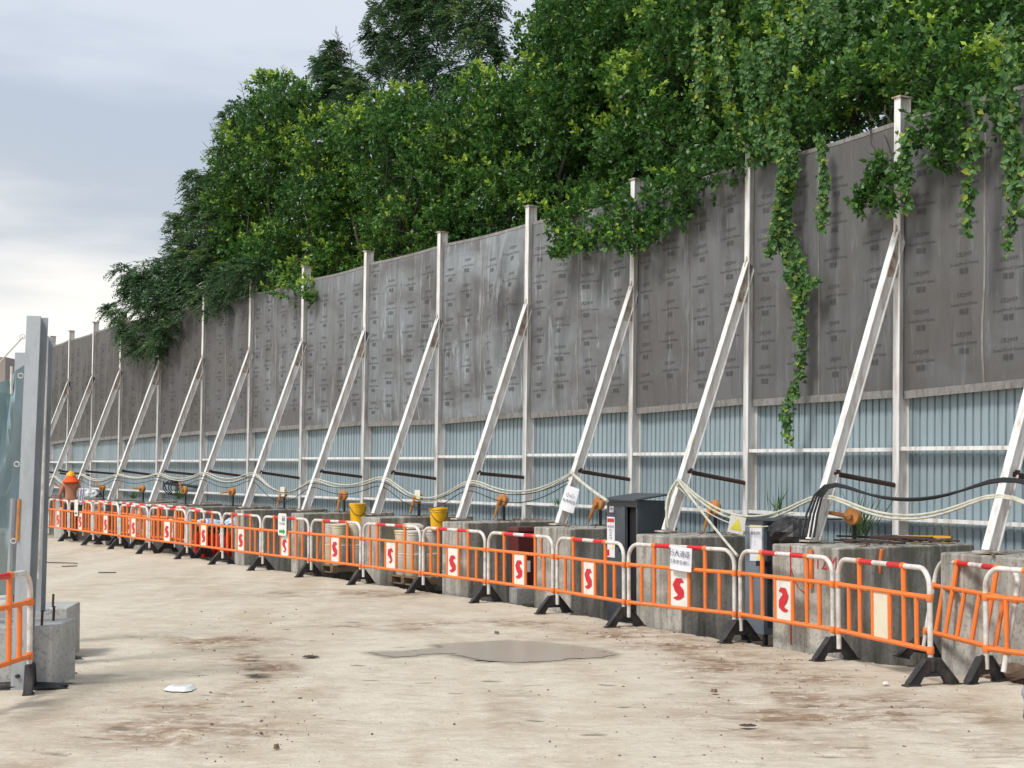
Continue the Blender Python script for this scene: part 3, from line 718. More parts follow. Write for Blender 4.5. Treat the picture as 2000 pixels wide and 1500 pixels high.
# end panel running out of the frame and the one that leans on the block
g = gpt(1923, 1334); u0 = Vector((.47, -.88)).normalized()
A = Vector((g.x, g.y)); place_barrier(A, A+u0*1.85, "last barrier on the right, its far half cut by the frame", foot2=True, flip=True)
A = Vector((4.00, 14.62)); dd = Vector((.11, -1)).normalized(); place_barrier(A, A+dd*1.85, "barrier leaning back against a block behind the others", tilt=-.19, noplate=True, foot=False, foot2=True)
# panel at the left edge
g = gpt(59, 1351); B = Vector((g.x, g.y)); A = B + Vector((-.035, -1)).normalized()*1.85
t = place_barrier(A, B, "single barrier at the left edge in front of the steel columns", footrz=-1.25); 
# stored panels behind the far end
SB = [(11, .50, .0), (12, .42, -.2), (13, .50, .1), (14, .36, -.1), (12, .66, .5), (14, .52, .4)]
for q, (k, off, sh) in enumerate(SB):
    B, A = JT[k], JT[k+1]; d = (B-A).normalized(); nn = Vector((-d.y, d.x))
    if nn.y < 0: nn = -nn
    place_barrier(A+nn*off+d*sh, B+nn*off+d*sh, ["stored barrier behind the row, nearest left of the red cylinders", "second stored barrier left of the red cylinders",
        "stored barrier right of the worker, front one", "stored barrier right beside the worker's hip", "rear stored barrier close to the wall blocks", "rearmost stored barrier behind the worker"][q], group='spare barriers stored behind the row', flip=(q % 2 == 1), yaw=rnd.uniform(-.1, .1))

BARS[0] = place_barrier(JT[1], JT[0], BL[0], src=proto, blank=True)

# ------------------------------------------------------------------ small ochre reels on black posts
def reel(label, i, u, n, face=0.0, arm=0.0, sign=False, hc=1.36):
    p = fp(i, u, n, 1.05); t = thing('reel_stand', label, 'reel', p, ang(i)+face, 'ochre reels on black posts between the braces')
    MB().box(-.018, .018, -.012, .012, 0, hc-1.05-.06).box(-.10, .02, -.05, .05, 0, .012).obj('stand', M['black'], t)
    mb = MB(); z = hc-1.05; sg = 20
    # disc with raised rim, axis pointing to the road side
    prof = [(.02, -.075), (.088, -.070), (.096, -.06), (.096, .0), (.088, .012), (.02, .015)]
    vs = [(r*math.cos(2*PI*k/sg), y, z+r*math.sin(2*PI*k/sg)) for r, y in prof for k in range(sg)]
    fs = [(a*sg+k, a*sg+(k+1) % sg, (a+1)*sg+(k+1) % sg, (a+1)*sg+k) for a in range(len(prof)-1) for k in range(sg)]
    fs += [tuple(range(sg)), tuple(5*sg+k for k in range(sg))]; mb.add(vs, fs); mb.obj('drum', M['ochre'], t, True)
    c, s = math.cos(arm), math.sin(arm)
    h = MB().tube([(0, -.085, z), (-.05*c, -.11, z+.05*s), (-.28*c, -.13, z+.28*s)], [.030, .027, .019], 8).tube([(0, -.06, z), (0, -.12, z)], .035, 10)
    h.obj('crank', M['ochre'], t, True)
    if sign:
        q = MB().box(.0, .13, -.105, -.1, z-.06, z+.13).obj('warning_tag', M['paper'], t)
        MB().prism([(.02, z-.01), (.11, z-.01), (.065, z+.09)], -.108, -.106).obj('triangle', M['yellowp'], q)
    return t
RL = ["right of the red painted block, behind the blank plate barrier", "behind the Chinese notice barrier, beside the hanging cables", "just left of the tall dark cabinet",
      "above the maroon bin", "with a yellow tag above the right yellow bucket's left side", "above the left yellow bucket", "with a small tag, left of the left yellow bucket",
      "right of the black hose bundle", "beside the black hose bundle", "left of the hose bundle", "between the white bags and the hose bundle", "right of the worker's helmet", "left of the worker's helmet"]
RX = [1670, 1396, 1172, 985, 818, 674, 556, 455, 363, 280, 208, 116, 80]
for k, px in enumerate(RX):
    i = k+2; best = min(((u, n) for u in np.linspace(.2, .95, 16) for n in (.75, .85)), key=lambda q: abs(1000+F*fp(i, *q).x/fp(i, *q).y-px))
    arm = {0: .15, 1: -1.3, 2: -1.15, 3: -1.3, 4: -1.25, 5: -1.4, 6: -1.35, 7: -.1, 8: 1.2, 9: .1, 10: .8}.get(k, .3)
    reel("ochre reel on a post, " + RL[k], i, best[0], best[1], face=.25, arm=arm, sign=k in (4, 6), hc=1.37 if k else 1.34)

# ------------------------------------------------------------------ cables slung from brace to brace
def brace_pt(i, h):
    n = 1.27 - (h-1.06)/(4.42-1.06)*1.17; p = fp(i, 0, n+.09, h); return lean(p)
def catenary(A, B, sag, n=14): return [A.lerp(B, k/n) - Vector((0, 0, sag*4*(k/n)*(1-k/n))) for k in range(n+(1))]
def cable(name, pts, r, mat, label, cat='cable', group=None):
    for _ in range(4): pts = [pts[0]] + [pts[k-1]*.25+pts[k]*.5+pts[k+1]*.25 for k in range(1, len(pts)-1)] + [pts[-1]]
    O = pts[0].copy(); mb = MB().tube([p-O for p in pts], r, 7); o = mb.obj(name, M[mat], None, True); o.location = O
    tag(o, label, cat, group); return o
wh = {0: 1.72, 1: 1.70, 2: 1.66, 3: 1.74, 4: 1.80, 5: 1.76, 6: 1.80, 7: 1.74, 8: 1.86, 9: 1.84, 10: 1.80, 11: 1.78, 12: 1.80, 13: 1.76, 14: 1.74, 15: 1.78, 16: 1.78}
wsag = {0: .34, 1: .30, 2: .42, 4: .27, 5: .42, 6: .22, 7: .40, 8: .22, 9: .18, 10: .12, 11: .22, 12: .3, 13: .3, 14: .28, 15: .3}
def run(i0, i1, dz, sagk, seed):
    r = random.Random(seed); pts = []
    for i in range(i0, i1):
        A = brace_pt(i, wh[i]+dz); B = brace_pt(i+1, wh[i+1]+dz); seg_ = catenary(A, B, wsag.get(i, .3)*sagk + r.uniform(-.02, .02))
        pts += seg_[:-1]
    return pts + [brace_pt(i1, wh[i1]+dz)]
for q in range(2):
    cable('cable', run(0, 3, -.02*q, 1+.05*q, q), .014, 'cable_w', ["thick white cable slung over the three nearest braces", "lower white cable of the pair over the three nearest braces"][q], group='white cables hung along the braces')
    cable('cable', run(4, 15, -.025*q, 1+.08*q, q+9), .012, 'cable_w', ["white cable looping along the far braces, upper strand", "white cable looping along the far braces, lower strand"][q], group='white cables hung along the braces')
pA = brace_pt(4, 1.81); cab = at(1186, 978, 19.3)
cable('cable', catenary(pA, cab, .02), .022, 'cable_w', "white cable dropping from a brace into the tall dark cabinet", group='white cables hung along the braces')
pB = brace_pt(3, 1.72)
for q in range(3):
    e = [at(1440, 1085, 15.95), at(1300, 1035, 18.2), at(1305, 1030, 18.1)][q]
    mid = [at(1378, 1010, 17.0), at(1300, 985, 18.0), at(1293, 975, 18.0)][q]
    pts = [pB.lerp(mid, 0), pB.lerp(mid, .3)+Vector((0, 0, .02)), pB.lerp(mid, .7), mid, mid.lerp(e, .5)-Vector((0, 0, .03)), e]
    cable('cable', pts, .015, 'cable_w', ["white cable drooping from the brace down to the gap between barriers", "white cable hanging straight down beside the brace right of the cabinet", "yellowish cable bundle bent over the brace right of the cabinet"][q], group='white cables hung along the braces')
cable('cord', catenary(brace_pt(3, 1.66), at(1500, 1028, 16.6), .18), .007, 'cable_w', "thin greenish cord from the brace to the small cabinet", 'cord')
# black cables
for q in range(4):
    pts = catenary(brace_pt(0, 1.82+.012*q), brace_pt(1, 1.80+.014*q), .20+.02*q)[:-1] + catenary(brace_pt(1, 1.80+.014*q), brace_pt(2, 1.76+.014*q), .24+.02*q)
    e = at(1590-8*q, 1048, 15.8); a = pts[-1]; m1 = a + Vector((-.06-.03*q, 0, -.10))
    pts += [m1, m1.lerp(e, .5)+Vector((-.03*q, 0, 0)), e]
    cable('cable', pts, .013, 'cable_b', f"black power cable slung over the near braces, {['top', 'second', 'third', 'lowest'][q]} strand of the bundle", group='black cables over the near braces')
for q in range(2):
    cable('cable', run(4, 15, -.10-.05*q, .8+.3*q, 40+q), .007, 'cable_b', ["thin black cable below the white one, upper strand", "thin black cable below the white one, lower strand"][q], group='thin black cables under the white ones')
# ties
# hose bundle and black pole near the far end
a, b = at(325, 944, 37.3), at(395, 952, 36.0)
hb = thing('hose_bundle', "black pole with coiled black hose hanging on the far braces", 'hose', a)
MB().tube([(0, 0, 0), tuple(b-a)], .035, 8).obj('pole', M['black'], hb)
mb = MB()
for k in range(7):
    c = Vector((.25+.09*k, -.05, -.1)); R = .15+.05*rnd.random()
    mb.tube([c+Vector((R*1.6*math.cos(x), .02*k-.05, R*math.sin(x))) for x in np.linspace(0, 2*PI, 18, endpoint=False)], .014, 6, closed=True)
mb.tube([(.1, 0, .03), (.5, 0, .06), (.8, 0, .0)], .06, 8).obj('coil', M['black'], hb, True)
c = [at(x, y, 37.2) for x, y in ((316, 922), (314, 950), (320, 970), (335, 978), (345, 965), (352, 950))]
cable('hose', c, .016, 'cable_b', "black hose looping down beside the brace left of the hose bundle", 'hose')

# ------------------------------------------------------------------ tall dark cabinet
i = 3; a = ang(3)
cor = at(1245, 1100, 18.95); cor.z = gz(19)-.1
u2 = Vector((math.cos(a), math.sin(a), 0)); n2 = Vector((u2.y, -u2.x, 0))
t = thing('electrical_cabinet', "tall dark grey metal cabinet with its door ajar between two concrete blocks", 'cabinet', cor, a)
W, D, Hh = .74, .42, 1.60
mb = MB().box(-W, 0, .0, .012, .05, Hh).box(-.012, 0, .012, D, .05, Hh).box(-W, -W+.012, .012, D, .05, Hh).box(-W, 0, D-.012, D, .05, Hh).box(-W, 0, 0, D, .0, .05)
# road face is made of the part left of the opening; cut the opening by two pieces
mb = MB().box(-W, -.25, 0, .012, .05, Hh).box(-.03, 0, 0, .012, .05, Hh).box(-.25, -.03, 0, .012, 1.52, Hh).box(-.012, 0, .012, D, .05, Hh).box(-W, -W+.012, .012, D, .05, Hh).box(-W+.012, -.012, D-.012, D, .05, Hh).box(-W, 0, 0, D, 0, .05)
mb.obj('body', M['cabinet'], t)
MB().box(-.26, -.02, .05, .06, .06, 1.53).obj('inner_panel', M['cabinet_in'], t)
MB().prism([(-.07, Hh+.0), (D+.05, Hh+.07), (D+.05, Hh+.09), (-.07, Hh+.02)], -W-.06, .06, 'x').obj('roof', M['cabinet'], t)
MB().box(-.36, -.26, -.022, -.001, .05, 1.52).obj('door_edge', M['cabinet'], t)
l = MB().box(-W+.01, -W+.20, -.006, -.001, .85, 1.38).obj('notice', M['paper'], t)
MB().box(-W+.02, -W+.19, -.008, -.0065, 1.31, 1.36).obj('heading', M['red_band'], l)
flat_text('lettering', [("安全用电", .04), ("责任人:", .028), ("电话:", .028), ("编号:", .028), ("日期:", .028)], M['ink'], l, T(Vector((-W+.105, -.0075, 1.17))))
MB().prism([(-W+.12, .97), (-W+.19, .97), (-W+.155, 1.03)], -.009, -.0075).obj('triangle', M['yellowp'], l)
MB().box(-W+.02, -W+.07, -.009, -.0075, .87, .95).obj('mark', M['red_band'], l)
l2 = MB().box(-W+.07, -W+.17, -.006, -.001, 1.44, 1.52).obj('number_plate', M['paper'], t)
flat_text('lettering', [("二级箱", .03)], M['ink'], l2, T(Vector((-W+.12, -.0075, 1.48))))
MB().tube([(-.45, -.03, 1.02), (-.30, -.05, 1.02)], .018, 8).tube([(-.42, 0, 1.02), (-.42, -.06, 1.02)], .02, 8).tube([(-.30, -.01, .97), (-.30, -.08, .97)], .03, 10).obj('lock', M['black'], t)

# small cabinet by the red painted block
cor = at(1491, 1100, 16.9); cor.z = gz(17)-.1
t = thing('electrical_cabinet', "small grey cabinet with white notices half hidden by the red painted block", 'cabinet', cor, ang(2))
W, D, Hh = .34, .5, 1.42
MB().box(-W, 0, 0, D, .12, Hh).obj('body', M['cabinet_l'], t, bevel=.006)
MB().box(-.005, .004, .05, D-.03, .2, Hh-.03).obj('side_panel', M['cabinet'], t)
MB().prism([(-.05, Hh), (D+.35, Hh+.0), (D+.4, Hh+.015), (-.05, Hh+.03)], -W-.02, .35, 'x').obj('roof', M['cabinet'], t)
l = MB().box(-W+.10, -.02, -.006, -.001, .95, 1.36).obj('notice', M['paper'], t)
flat_text('lettering', [("用电须知", .045), ("一、", .03), ("二、", .03), ("三、", .03)], M['ink'], l, T(Vector((-W+.21, -.0075, 1.20))))
MB().prism([(-.11, .97), (-.04, .97), (-.075, 1.04)], -.009, -.0075).obj('triangle', M['yellowp'], l)
MB().box(-W+.10, -.02, -.008, -.0065, 1.33, 1.355).obj('heading', M['yellowp'], l)
MB().box(-.06, .10, -.06, .03, .90, .96).obj('latch', M['black'], t)
for s in (0, 1): MB().box(-W+s*(W-.04), -W+.04+s*(W-.04), .02, .06, 0, .12).obj('leg', M['black'], t)
# warning tag hung on the cord
t = at(1439, 1025, 17.0); o = MB().box(-.09, .09, -.004, .004, -.1, .1).obj('warning_sign', M['plate'], None); o.location = t; o.rotation_euler = (0, .2, 0)
tag(o, "small white tag with a yellow triangle hung on a cord left of the small cabinet", 'sign')
MB().prism([(-.07, -.06), (.07, -.06), (0, .08)], -.007, -.0055).obj('triangle', M['yellowp'], o)
# black tarp heap beside the small cabinet
def lump(name, mat, c, size, label, cat, seed=0, seg_=22, amp=.28, parent=None):
    r = np.random.default_rng(seed); th, ph = np.meshgrid(np.linspace(0, 2*PI, seg_, endpoint=False), np.linspace(-PI/2, PI/2, seg_//2+1))
    k = 1 + amp*(fbm(np.cos(th)*2.2+seed*3.1+5, ph*2+np.sin(th)*2.2+9, 4, seed)-.5)*2
    P = np.stack([np.cos(th)*np.cos(ph)*size[0]*k, np.sin(th)*np.cos(ph)*size[1]*k, np.sin(ph)*size[2]*k], -1)
    ny_, nx_ = th.shape; ii = np.arange(ny_*nx_).reshape(ny_, nx_)
    f = np.stack([ii[:-1], np.roll(ii, -1, 1)[:-1], np.roll(ii, -1, 1)[1:], ii[1:]], -1).reshape(-1, 4)
    me = bpy.data.meshes.new(name); me.from_pydata(P.reshape(-1, 3).tolist(), [], f.tolist()); me.materials.append(M[mat])
    o = put(name, me, parent); o.location = c
    if label: tag(o, label, cat)
    return o
lump('tarpaulin', 'black', at(1548, 1042, 16.4), (.24, .2, .17), "crumpled black sheet between the small cabinet and the brace", 'tarpaulin', 3)

# ------------------------------------------------------------------ maroon bin
g = gpt(1020, 1168); t = thing('waste_bin', "tall maroon plastic bin standing behind the barriers", 'bin', (g.x, g.y+.15, gz(g.y)+.13), .5)
def taper(mb, w0, d0, w1, d1, z0, z1):
    mb.add([(-w0, -d0, z0), (w0, -d0, z0), (w0, d0, z0), (-w0, d0, z0), (-w1, -d1, z1), (w1, -d1, z1), (w1, d1, z1), (-w1, d1, z1)],
           [(0, 3, 2, 1), (4, 5, 6, 7), (0, 1, 5, 4), (1, 2, 6, 5), (2, 3, 7, 6), (3, 0, 4, 7)]); return mb
taper(MB(), .13, .12, .165, .15, 0, .84).obj('body', M['maroon'], t, bevel=.02)
taper(MB(), .175, .16, .16, .15, .84, .92).obj('lid', M['maroon'], t, bevel=.02)
MB().box(-.1, .06, -.142, -.138, .25, .42).obj('label_sheet', M['paper'], t)
for k, (x, s) in enumerate(((1019, .14), (1066, .12))):
    g = gpt(x, 1176-4*k); o = MB().box(-s, s, -s, s, -.03, .20).obj('concrete_cube', M['block_l'], None, bevel=.01); o.location = (g.x, g.y+.1, gz(g.y)); o.rotation_euler = (0, 0, .4)
    tag(o, ["small concrete cube in front of the maroon bin's foot", "small concrete cube right of the maroon bin, behind a black barrier foot"][k], 'concrete cube')
g = gpt(1037, 1166); o = MB().box(-.03, .03, -.02, .02, 0, .95).obj('plank', M['yellow'], None); o.location = (g.x+.02, g.y+.3, gz(g.y)); tag(o, "thin yellow board standing beside the maroon bin", 'board')

# ------------------------------------------------------------------ bucket stacks on pallets
def bucket_meshes(mat):
    body = MB().lathe([(.125, 0), (.13, .01), (.148, .30), (.156, .305), (.156, .325), (.150, .33), (.152, .36), (.158, .365), (.158, .375)], 24)
    return body
def bucket(label, loc, mat, group=None, handle=True):
    t = thing('bucket', label, 'bucket', loc, .3, group)
    MB().lathe([(.125, 0), (.13, .01), (.146, .30), (.152, .303), (.152, .33), (.148, .335)], 24).obj('body', M[mat], t, True)
    MB().lathe([(.148, .336), (.16, .338), (.16, .362), (.152, .37), (.145, .365)], 24).obj('lid', M[mat], t, True)
    if handle: MB().tube([(.152*math.cos(x), .152*math.sin(x), .31-.17*math.sin((x-PI*1.05)/(PI*.9)*PI)) for x in np.linspace(PI*1.05, PI*1.95, 14)], .006, 5).obj('handle', M['black'], t, True)
    return t
def pallet(loc, rz, label):
    t = thing('pallet', label, 'pallet', loc, rz, 'wooden pallets under the bucket stacks')
    for k in range(6): MB().box(-.45, .45, -.4+k*.14, -.4+k*.14+.10, .12, .14).obj('board', M['wood'], t)
    for x in (-.45, -.05, .35):
        MB().box(x, x+.1, -.4, .4, .02, .12).obj('bearer', M['wood'], t)
    for y in (-.38, .0, .3): MB().box(-.45, .45, y, y+.08, 0, .02).obj('bottom_board', M['wood'], t)
    return t
for q, (px, py, bxp, byp) in enumerate(((672, 1119, 699, 1033), (836, 1144, 857, 1044))):
    g = gpt(px, py); i = 7-q; aa = ang(7-q); g.y += .42; g.x -= .1; g.z = gz(g.y); side = ['left', 'right'][q]
    pallet(g, aa, f"wooden pallet under the {side} bucket stack")
    R_ = Matrix.Rotation(aa, 4, 'Z')
    for lay in range(2):
        for xx in range(3):
            for yy in range(2):
                if q == 1 and xx == 2: continue
                p = g + R_ @ Vector((-.28+xx*.32, -.22+yy*.34, .141+lay*.372))
                b = bucket(f"cream bucket, {['left', 'middle', 'right'][xx]} {['front', 'back'][1-yy] if False else ['front', 'back'][yy]} in the {['bottom', 'upper'][lay]} layer on the {side} pallet", p, 'bucket_w' if (xx+lay) % 2 else 'wrap', f'cream buckets stacked on the {side} pallet', False)
    p = at(bxp, byp, g.y-.1); p.z = g.z+.141+.744
    p.x = (bxp-1000)/F*p.y
    if q == 0: bucket("yellow lidded bucket on top of the left stack", p, 'yellow', 'yellow buckets')
    else: bucket("yellow lidded bucket on top of the right stack", p, 'yellow', 'yellow buckets')
    lump('plastic_wrap', 'wrap', g + R_ @ Vector((-.28, -.05, .93)), (.2, .2, .06), f"crumpled clear wrap on top of the {side} bucket stack", 'plastic wrap', q+1)

# ------------------------------------------------------------------ red cylinders under blue bags
g0 = gpt(418, 1088)
d0 = Vector((1, -.15, 0)).normalized(); n0 = Vector((.15, 1, 0)).normalized()
for k in range(9):
    p = g0 + d0*((k % 5)*.17-.35) + n0*(-.05+(k//5)*.17); p.z = gz(p.y)
    t = thing('fire_extinguisher', f"red fire extinguisher, {['first', 'second', 'third', 'fourth', 'fifth'][k % 5]} from the left in the {'front' if k < 5 else 'back'} row under the blue bag", 'extinguisher', p, k*.7, 'red fire extinguishers behind the barrier')
    MB().lathe([(.07, 0), (.078, .02), (.078, .42), (.06, .49), (.03, .52)], 16).obj('cylinder', M['red'], t, True)
    MB().lathe([(.025, .52), (.025, .57)], 10).box(-.02, .09, -.012, .012, .57, .59).box(-.02, .08, -.01, .01, .60, .615).obj('valve', M['black'], t)
    MB().tube([(.03, 0, .56), (.10, 0, .53), (.11, 0, .35), (.105, 0, .2)], .011, 6).obj('hose', M['black'], t, True)
c = g0 + n0*.05; c.z = gz(c.y)+.70
lump('plastic_bag', 'blue_bag', c-d0*.12, (.30, .2, .10), "pale blue plastic bag lying over the red extinguishers", 'bag', 4)
lump('plastic_bag', 'blue_bag', c+d0*.38, (.17, .15, .12), "small pale blue bag at the right end of the red extinguishers", 'bag', 7)
lump('plastic_bag', 'black', c+d0*.1-Vector((0, 0, .07)), (.25, .2, .07), "black bag under the blue one on the red extinguishers", 'bag', 9)
lump('plastic_bag', 'white_bag', at(178, 967, 42.3), (.24, .2, .15), "white plastic bag on a far block right of the worker", 'bag', 5)
lump('plastic_bag', 'black', at(195, 972, 42.3), (.2, .15, .10), "black bag beside the white one right of the worker", 'bag', 6)
lump('plastic_bag', 'white_bag', at(188, 962, 42.4), (.12, .1, .09), "smaller white bag resting on the black bag right of the worker", 'bag', 8)

# ------------------------------------------------------------------ notices
def hang_on(p, w, h, label, lines, rz, tilt=0, size=1, curl=.02, mat='paper'):
    t = thing('notice', label, 'notice', p, rz)
    nu = 8; vs = []; fs = []
    for b in range(5):
        for a in range(nu+1):
            x = -w/2+w*a/nu; z = -h/2+h*b/4; vs.append((x, -curl*math.sin(a/nu*PI)*(1-b/4), z))
    for b in range(4):
        for a in range(nu): fs.append((b*(nu+1)+a, b*(nu+1)+a+1, (b+1)*(nu+1)+a+1, (b+1)*(nu+1)+a))
    mb = MB(); mb.add(vs, fs); o = mb.obj('sheet', M[mat], t)
    md = o.modifiers.new('solid', 'SOLIDIFY'); md.thickness = .002
    flat_text('lettering', lines, M['ink'], o, T(Vector((0, -curl-.006, 0))))
    t.rotation_euler = (0, tilt, rz); return t
b3 = BARS[2]; p = b3.matrix_world @ Vector((.08, -.05, .87)); hang_on(p+Vector((0, -.02, 0)), .36, .27, "white paper notice with Chinese lettering hung on a barrier's top rail", [("行人通道", .085), ("注意安全通行", .055)], math.atan2(JT[2].y-JT[3].y, JT[2].x-JT[3].x), .06)
p = brace_pt(4, 1.43); hang_on(p+Vector((.10, -.12, 0)), .21, .36, "white paper notice tied to the brace left of the tall cabinet", [("小心", .075), ("有电危险", .055)], ang(4)+.5, .28)
# sign with the arrow
b = BARS[8]; Rb = math.atan2(JT[8].y-JT[9].y, JT[8].x-JT[9].x)
p = b.matrix_world @ Vector((-.02, -.045, .88))
t = thing('direction_sign', "white plastic sign with blue figures and a green arrow on a barrier", 'sign', p, Rb)
MB().prism([(-.13, -.20), (.13, -.20), (.16, -.17), (.16, .17), (.13, .20), (-.13, .20), (-.16, .17), (-.16, -.17)], -.008, 0).obj('board', M['plate'], t)
ar = MB().prism([(-.11, -.15), (.04, -.15), (.04, -.18), (.12, -.125), (.04, -.07), (.04, -.10), (-.11, -.10)], -.011, -.0095).obj('arrow', M['greenink'], t)
fg = MB()
for x in (.02, .08): fg.prism([(x-.022, .06), (x+.022, .06), (x+.022, .12), (x-.022, .12)], -.011, -.0095).prism([(x+.015*math.cos(k), .14+.015*math.sin(k)) for k in np.linspace(0, 2*PI, 10, endpoint=False)], -.011, -.0095)
fg.obj('figures', M['blueink'], t)
flat_text('lettering', [("行人通道", .055)], M['blueink'], t, T(Vector((0, -.011, .0))))
b = BARS[14]; p = b.matrix_world @ Vector((-.2, -.045, .85))
t = thing('direction_sign', "small white sign with green lettering on the barrier right of the worker", 'sign', p, math.atan2(JT[14].y-JT[15].y, JT[14].x-JT[15].x))
MB().box(-.13, .13, -.006, 0, -.2, .2).obj('board', M['plate'], t)
MB().box(-.09, .09, -.009, -.0075, -.16, -.11).obj('arrow', M['greenink'], t)
# red spray paint on the near block
blk = blocks[2]
flat_text('red_marking', [("12M", .20)], M['red_paint'], blk, T(Vector((.81, -1.754, .84))), 2)
MB().box(.23, .25, -1.755, -1.7515, .0, 1.04).obj('red_line', M['red_paint'], blk)
MB().tube([(.25, -1.752, .80), (.30, -1.752, .68), (.38, -1.752, .60), (.47, -1.752, .56)], .008, 4).obj('red_stroke', M['red_paint'], blk)
# orange stub bars fixed to the blocks
for i in (2, 4, 5, 6, 8):
    x = {2: .60, 4: .3, 5: .75, 6: .7, 8: .8}[i]
    MB().tube([(x, -1.775, .62), (x, -1.775, 1.02 if i == 2 else .96)], .022 if i == 2 else .012, 8).obj('orange_bar', M['orange'], blocks[i])
MB().tube([(.95, -1.2, .62), (1.03, -1.2, 1.03)], .022, 8).obj('orange_bar', M['orange'], blocks[2])
# rusty bars and yellow strip on the near block
rb = thing('rebar_heap', "heap of rusty reinforcing bars lying on the red painted block", 'rebar', fp(2, .45, .6, 1.06), ang(2))
for k in range(16):
    y = rnd.uniform(-.5, .4); x0 = rnd.uniform(-.55, -.1); z = .02+.012*rnd.randint(0, 4); aa = rnd.uniform(-.5, .5)
    MB().tube([(x0, y, z), (x0+rnd.uniform(.5, .9), y+aa, z+rnd.uniform(-.01, .01))], .010, 6).obj('bar', M['rust'], rb)
o = MB().box(-.28, .28, -.04, .04, 0, .025).obj('plastic_strip', M['yellow'], None); o.location = fp(2, .5, .12, 1.10); o.rotation_euler = (0, 0, ang(2)+.9)
tag(o, "yellow plastic strip on the rusty bars of the red painted block", 'strip')

# ------------------------------------------------------------------ left foreground: columns, bases, net
colp = [(Vector((-4.15, 12.62)), .0), (Vector((-4.57, 14.3)), .5), (Vector((-5.38, 16.1)), .5)]
ca = math.atan2(1.85, -.42)
clab = ["nearest grey steel column at the left, standing in front of its block", "second grey steel column, standing on a low concrete base", "third grey steel column behind the debris net"]
for k, (p, z0) in enumerate(colp):
    t = thing('steel_column', clab[k], 'column', (p.x, p.y, gz(p.y)), .12, 'grey steel columns at the left edge')
    t.matrix_world = T(Vector((p.x, p.y, gz(p.y)))) @ Matrix.Rotation(.034 if k == 0 else .02, 4, 'Y') @ RZ(-.12 if k == 0 else .0)
    MB().hbeam((0, 0, z0), (0, 0, 3.16), (1, 0, 0), (.125 if k == 0 else .115), .15, .010, .008).obj('beam', M['galv'], t)
    if z0: MB().box(-.14, .14, -.14, .14, z0, z0+.015).obj('base_plate', M['galv'], t)
    for z in ((.12, .42) if k == 0 else ()):
        MB().tube([(0, -.10, z), (0, -.07, z)], .018, 6).obj('bolt', M['rust'], t)
    mb = MB()
    for z in (1.25, 1.9, 2.65, 2.98) if k == 0 else (2.4,):
        mb.tube([(-.10+.024*math.cos(x), -.06, z+.02*math.sin(x)) for x in np.linspace(0, 2*PI, 12, endpoint=False)], .004, 5, closed=True)
    mb.obj('wire_ring', M['white_tube'], t, True)
for k, (px, py, hh, lab) in enumerate(((100, 1344, .52, "low grey concrete base at the left edge behind the single barrier"), (131, 1286, .50, "low grey concrete base of the second steel column"))):
    g = gpt(px, py); wd = .78; o = MB().box(-wd, 0, 0, .75, -.02, hh).obj('column_base', M['block_l'], None, bevel=.012); o.location = (g.x, g.y, gz(g.y)); o.rotation_euler = (0, 0, .02 if k == 0 else .12)
    tag(o, lab, 'concrete base', 'low concrete bases of the steel columns')
    for (x, y) in ((-.12, .12), (-.13, .5)) if k == 0 else ((-.17, .15), (-.55, .15), (-.6, .5)):
        MB().tube([(x, y, hh-.01), (x+.005, y, hh+.13)], .012, 6).obj('bolt', M['rust'], o)
    if k == 0:
        MB().tube([(-.55, .1, hh-.01), (-.55, .1, hh+.16)], .012, 6).obj('bolt', M['rust'], o)
    lump('plastic_sheeting', 'black', (g.x-.25, g.y-.02, gz(g.y)+.01), (.42, .12, .045), ["crumpled black sheeting at the foot of the front column base", "crumpled black sheeting at the foot of the second column base"][k], 'sheeting', 20+k)
# net
nu, nv = 46, 70; vs = []
for b in range(nv):
    for a in range(nu):
        s = a/(nu-1); v = b/(nv-1)
        x0, y0 = -4.22, 12.9; x1, y1 = -5.7, 12.3
        topz = 2.78 - .75*(s**.75); z = .75 + (topz-.75)*v
        fold = .12*math.sin(s*22+2.5*math.sin(v*5))*(.5+.5*(1-v)) + .06*math.sin(s*51+v*9) + .05*math.sin(v*14+s*9)
        vs.append((x0+(x1-x0)*s, y0+(y1-y0)*s+fold+.15*(1-v), z))
fs = [(b*nu+a, b*nu+a+1, (b+1)*nu+a+1, (b+1)*nu+a) for b in range(nv-1) for a in range(nu-1)]
t = thing('debris_net', "blue green debris net hung behind the nearest column at the left", 'net', (-4.3, 12.9, 0))
mb = MB(); mb.add([(x+4.3, y-12.9, z) for x, y, z in vs], fs); mb.obj('net', M['net'], t, True)
MB().tube([(.06, -.05, 3.0), (-.14, -.05, 2.78), (-.32, -.08, 2.55), (-.8, -.2, 2.3)], .006, 5).obj('cord', M['cable_w'], t, True)
mb = MB().tube([(-.02, -.10, 2.74), (-.02, -.10, 2.50)], .013, 8); mb.obj('rod', M['white_tube'], t, True)
g = Vector((-4.26, 12.72, 0))
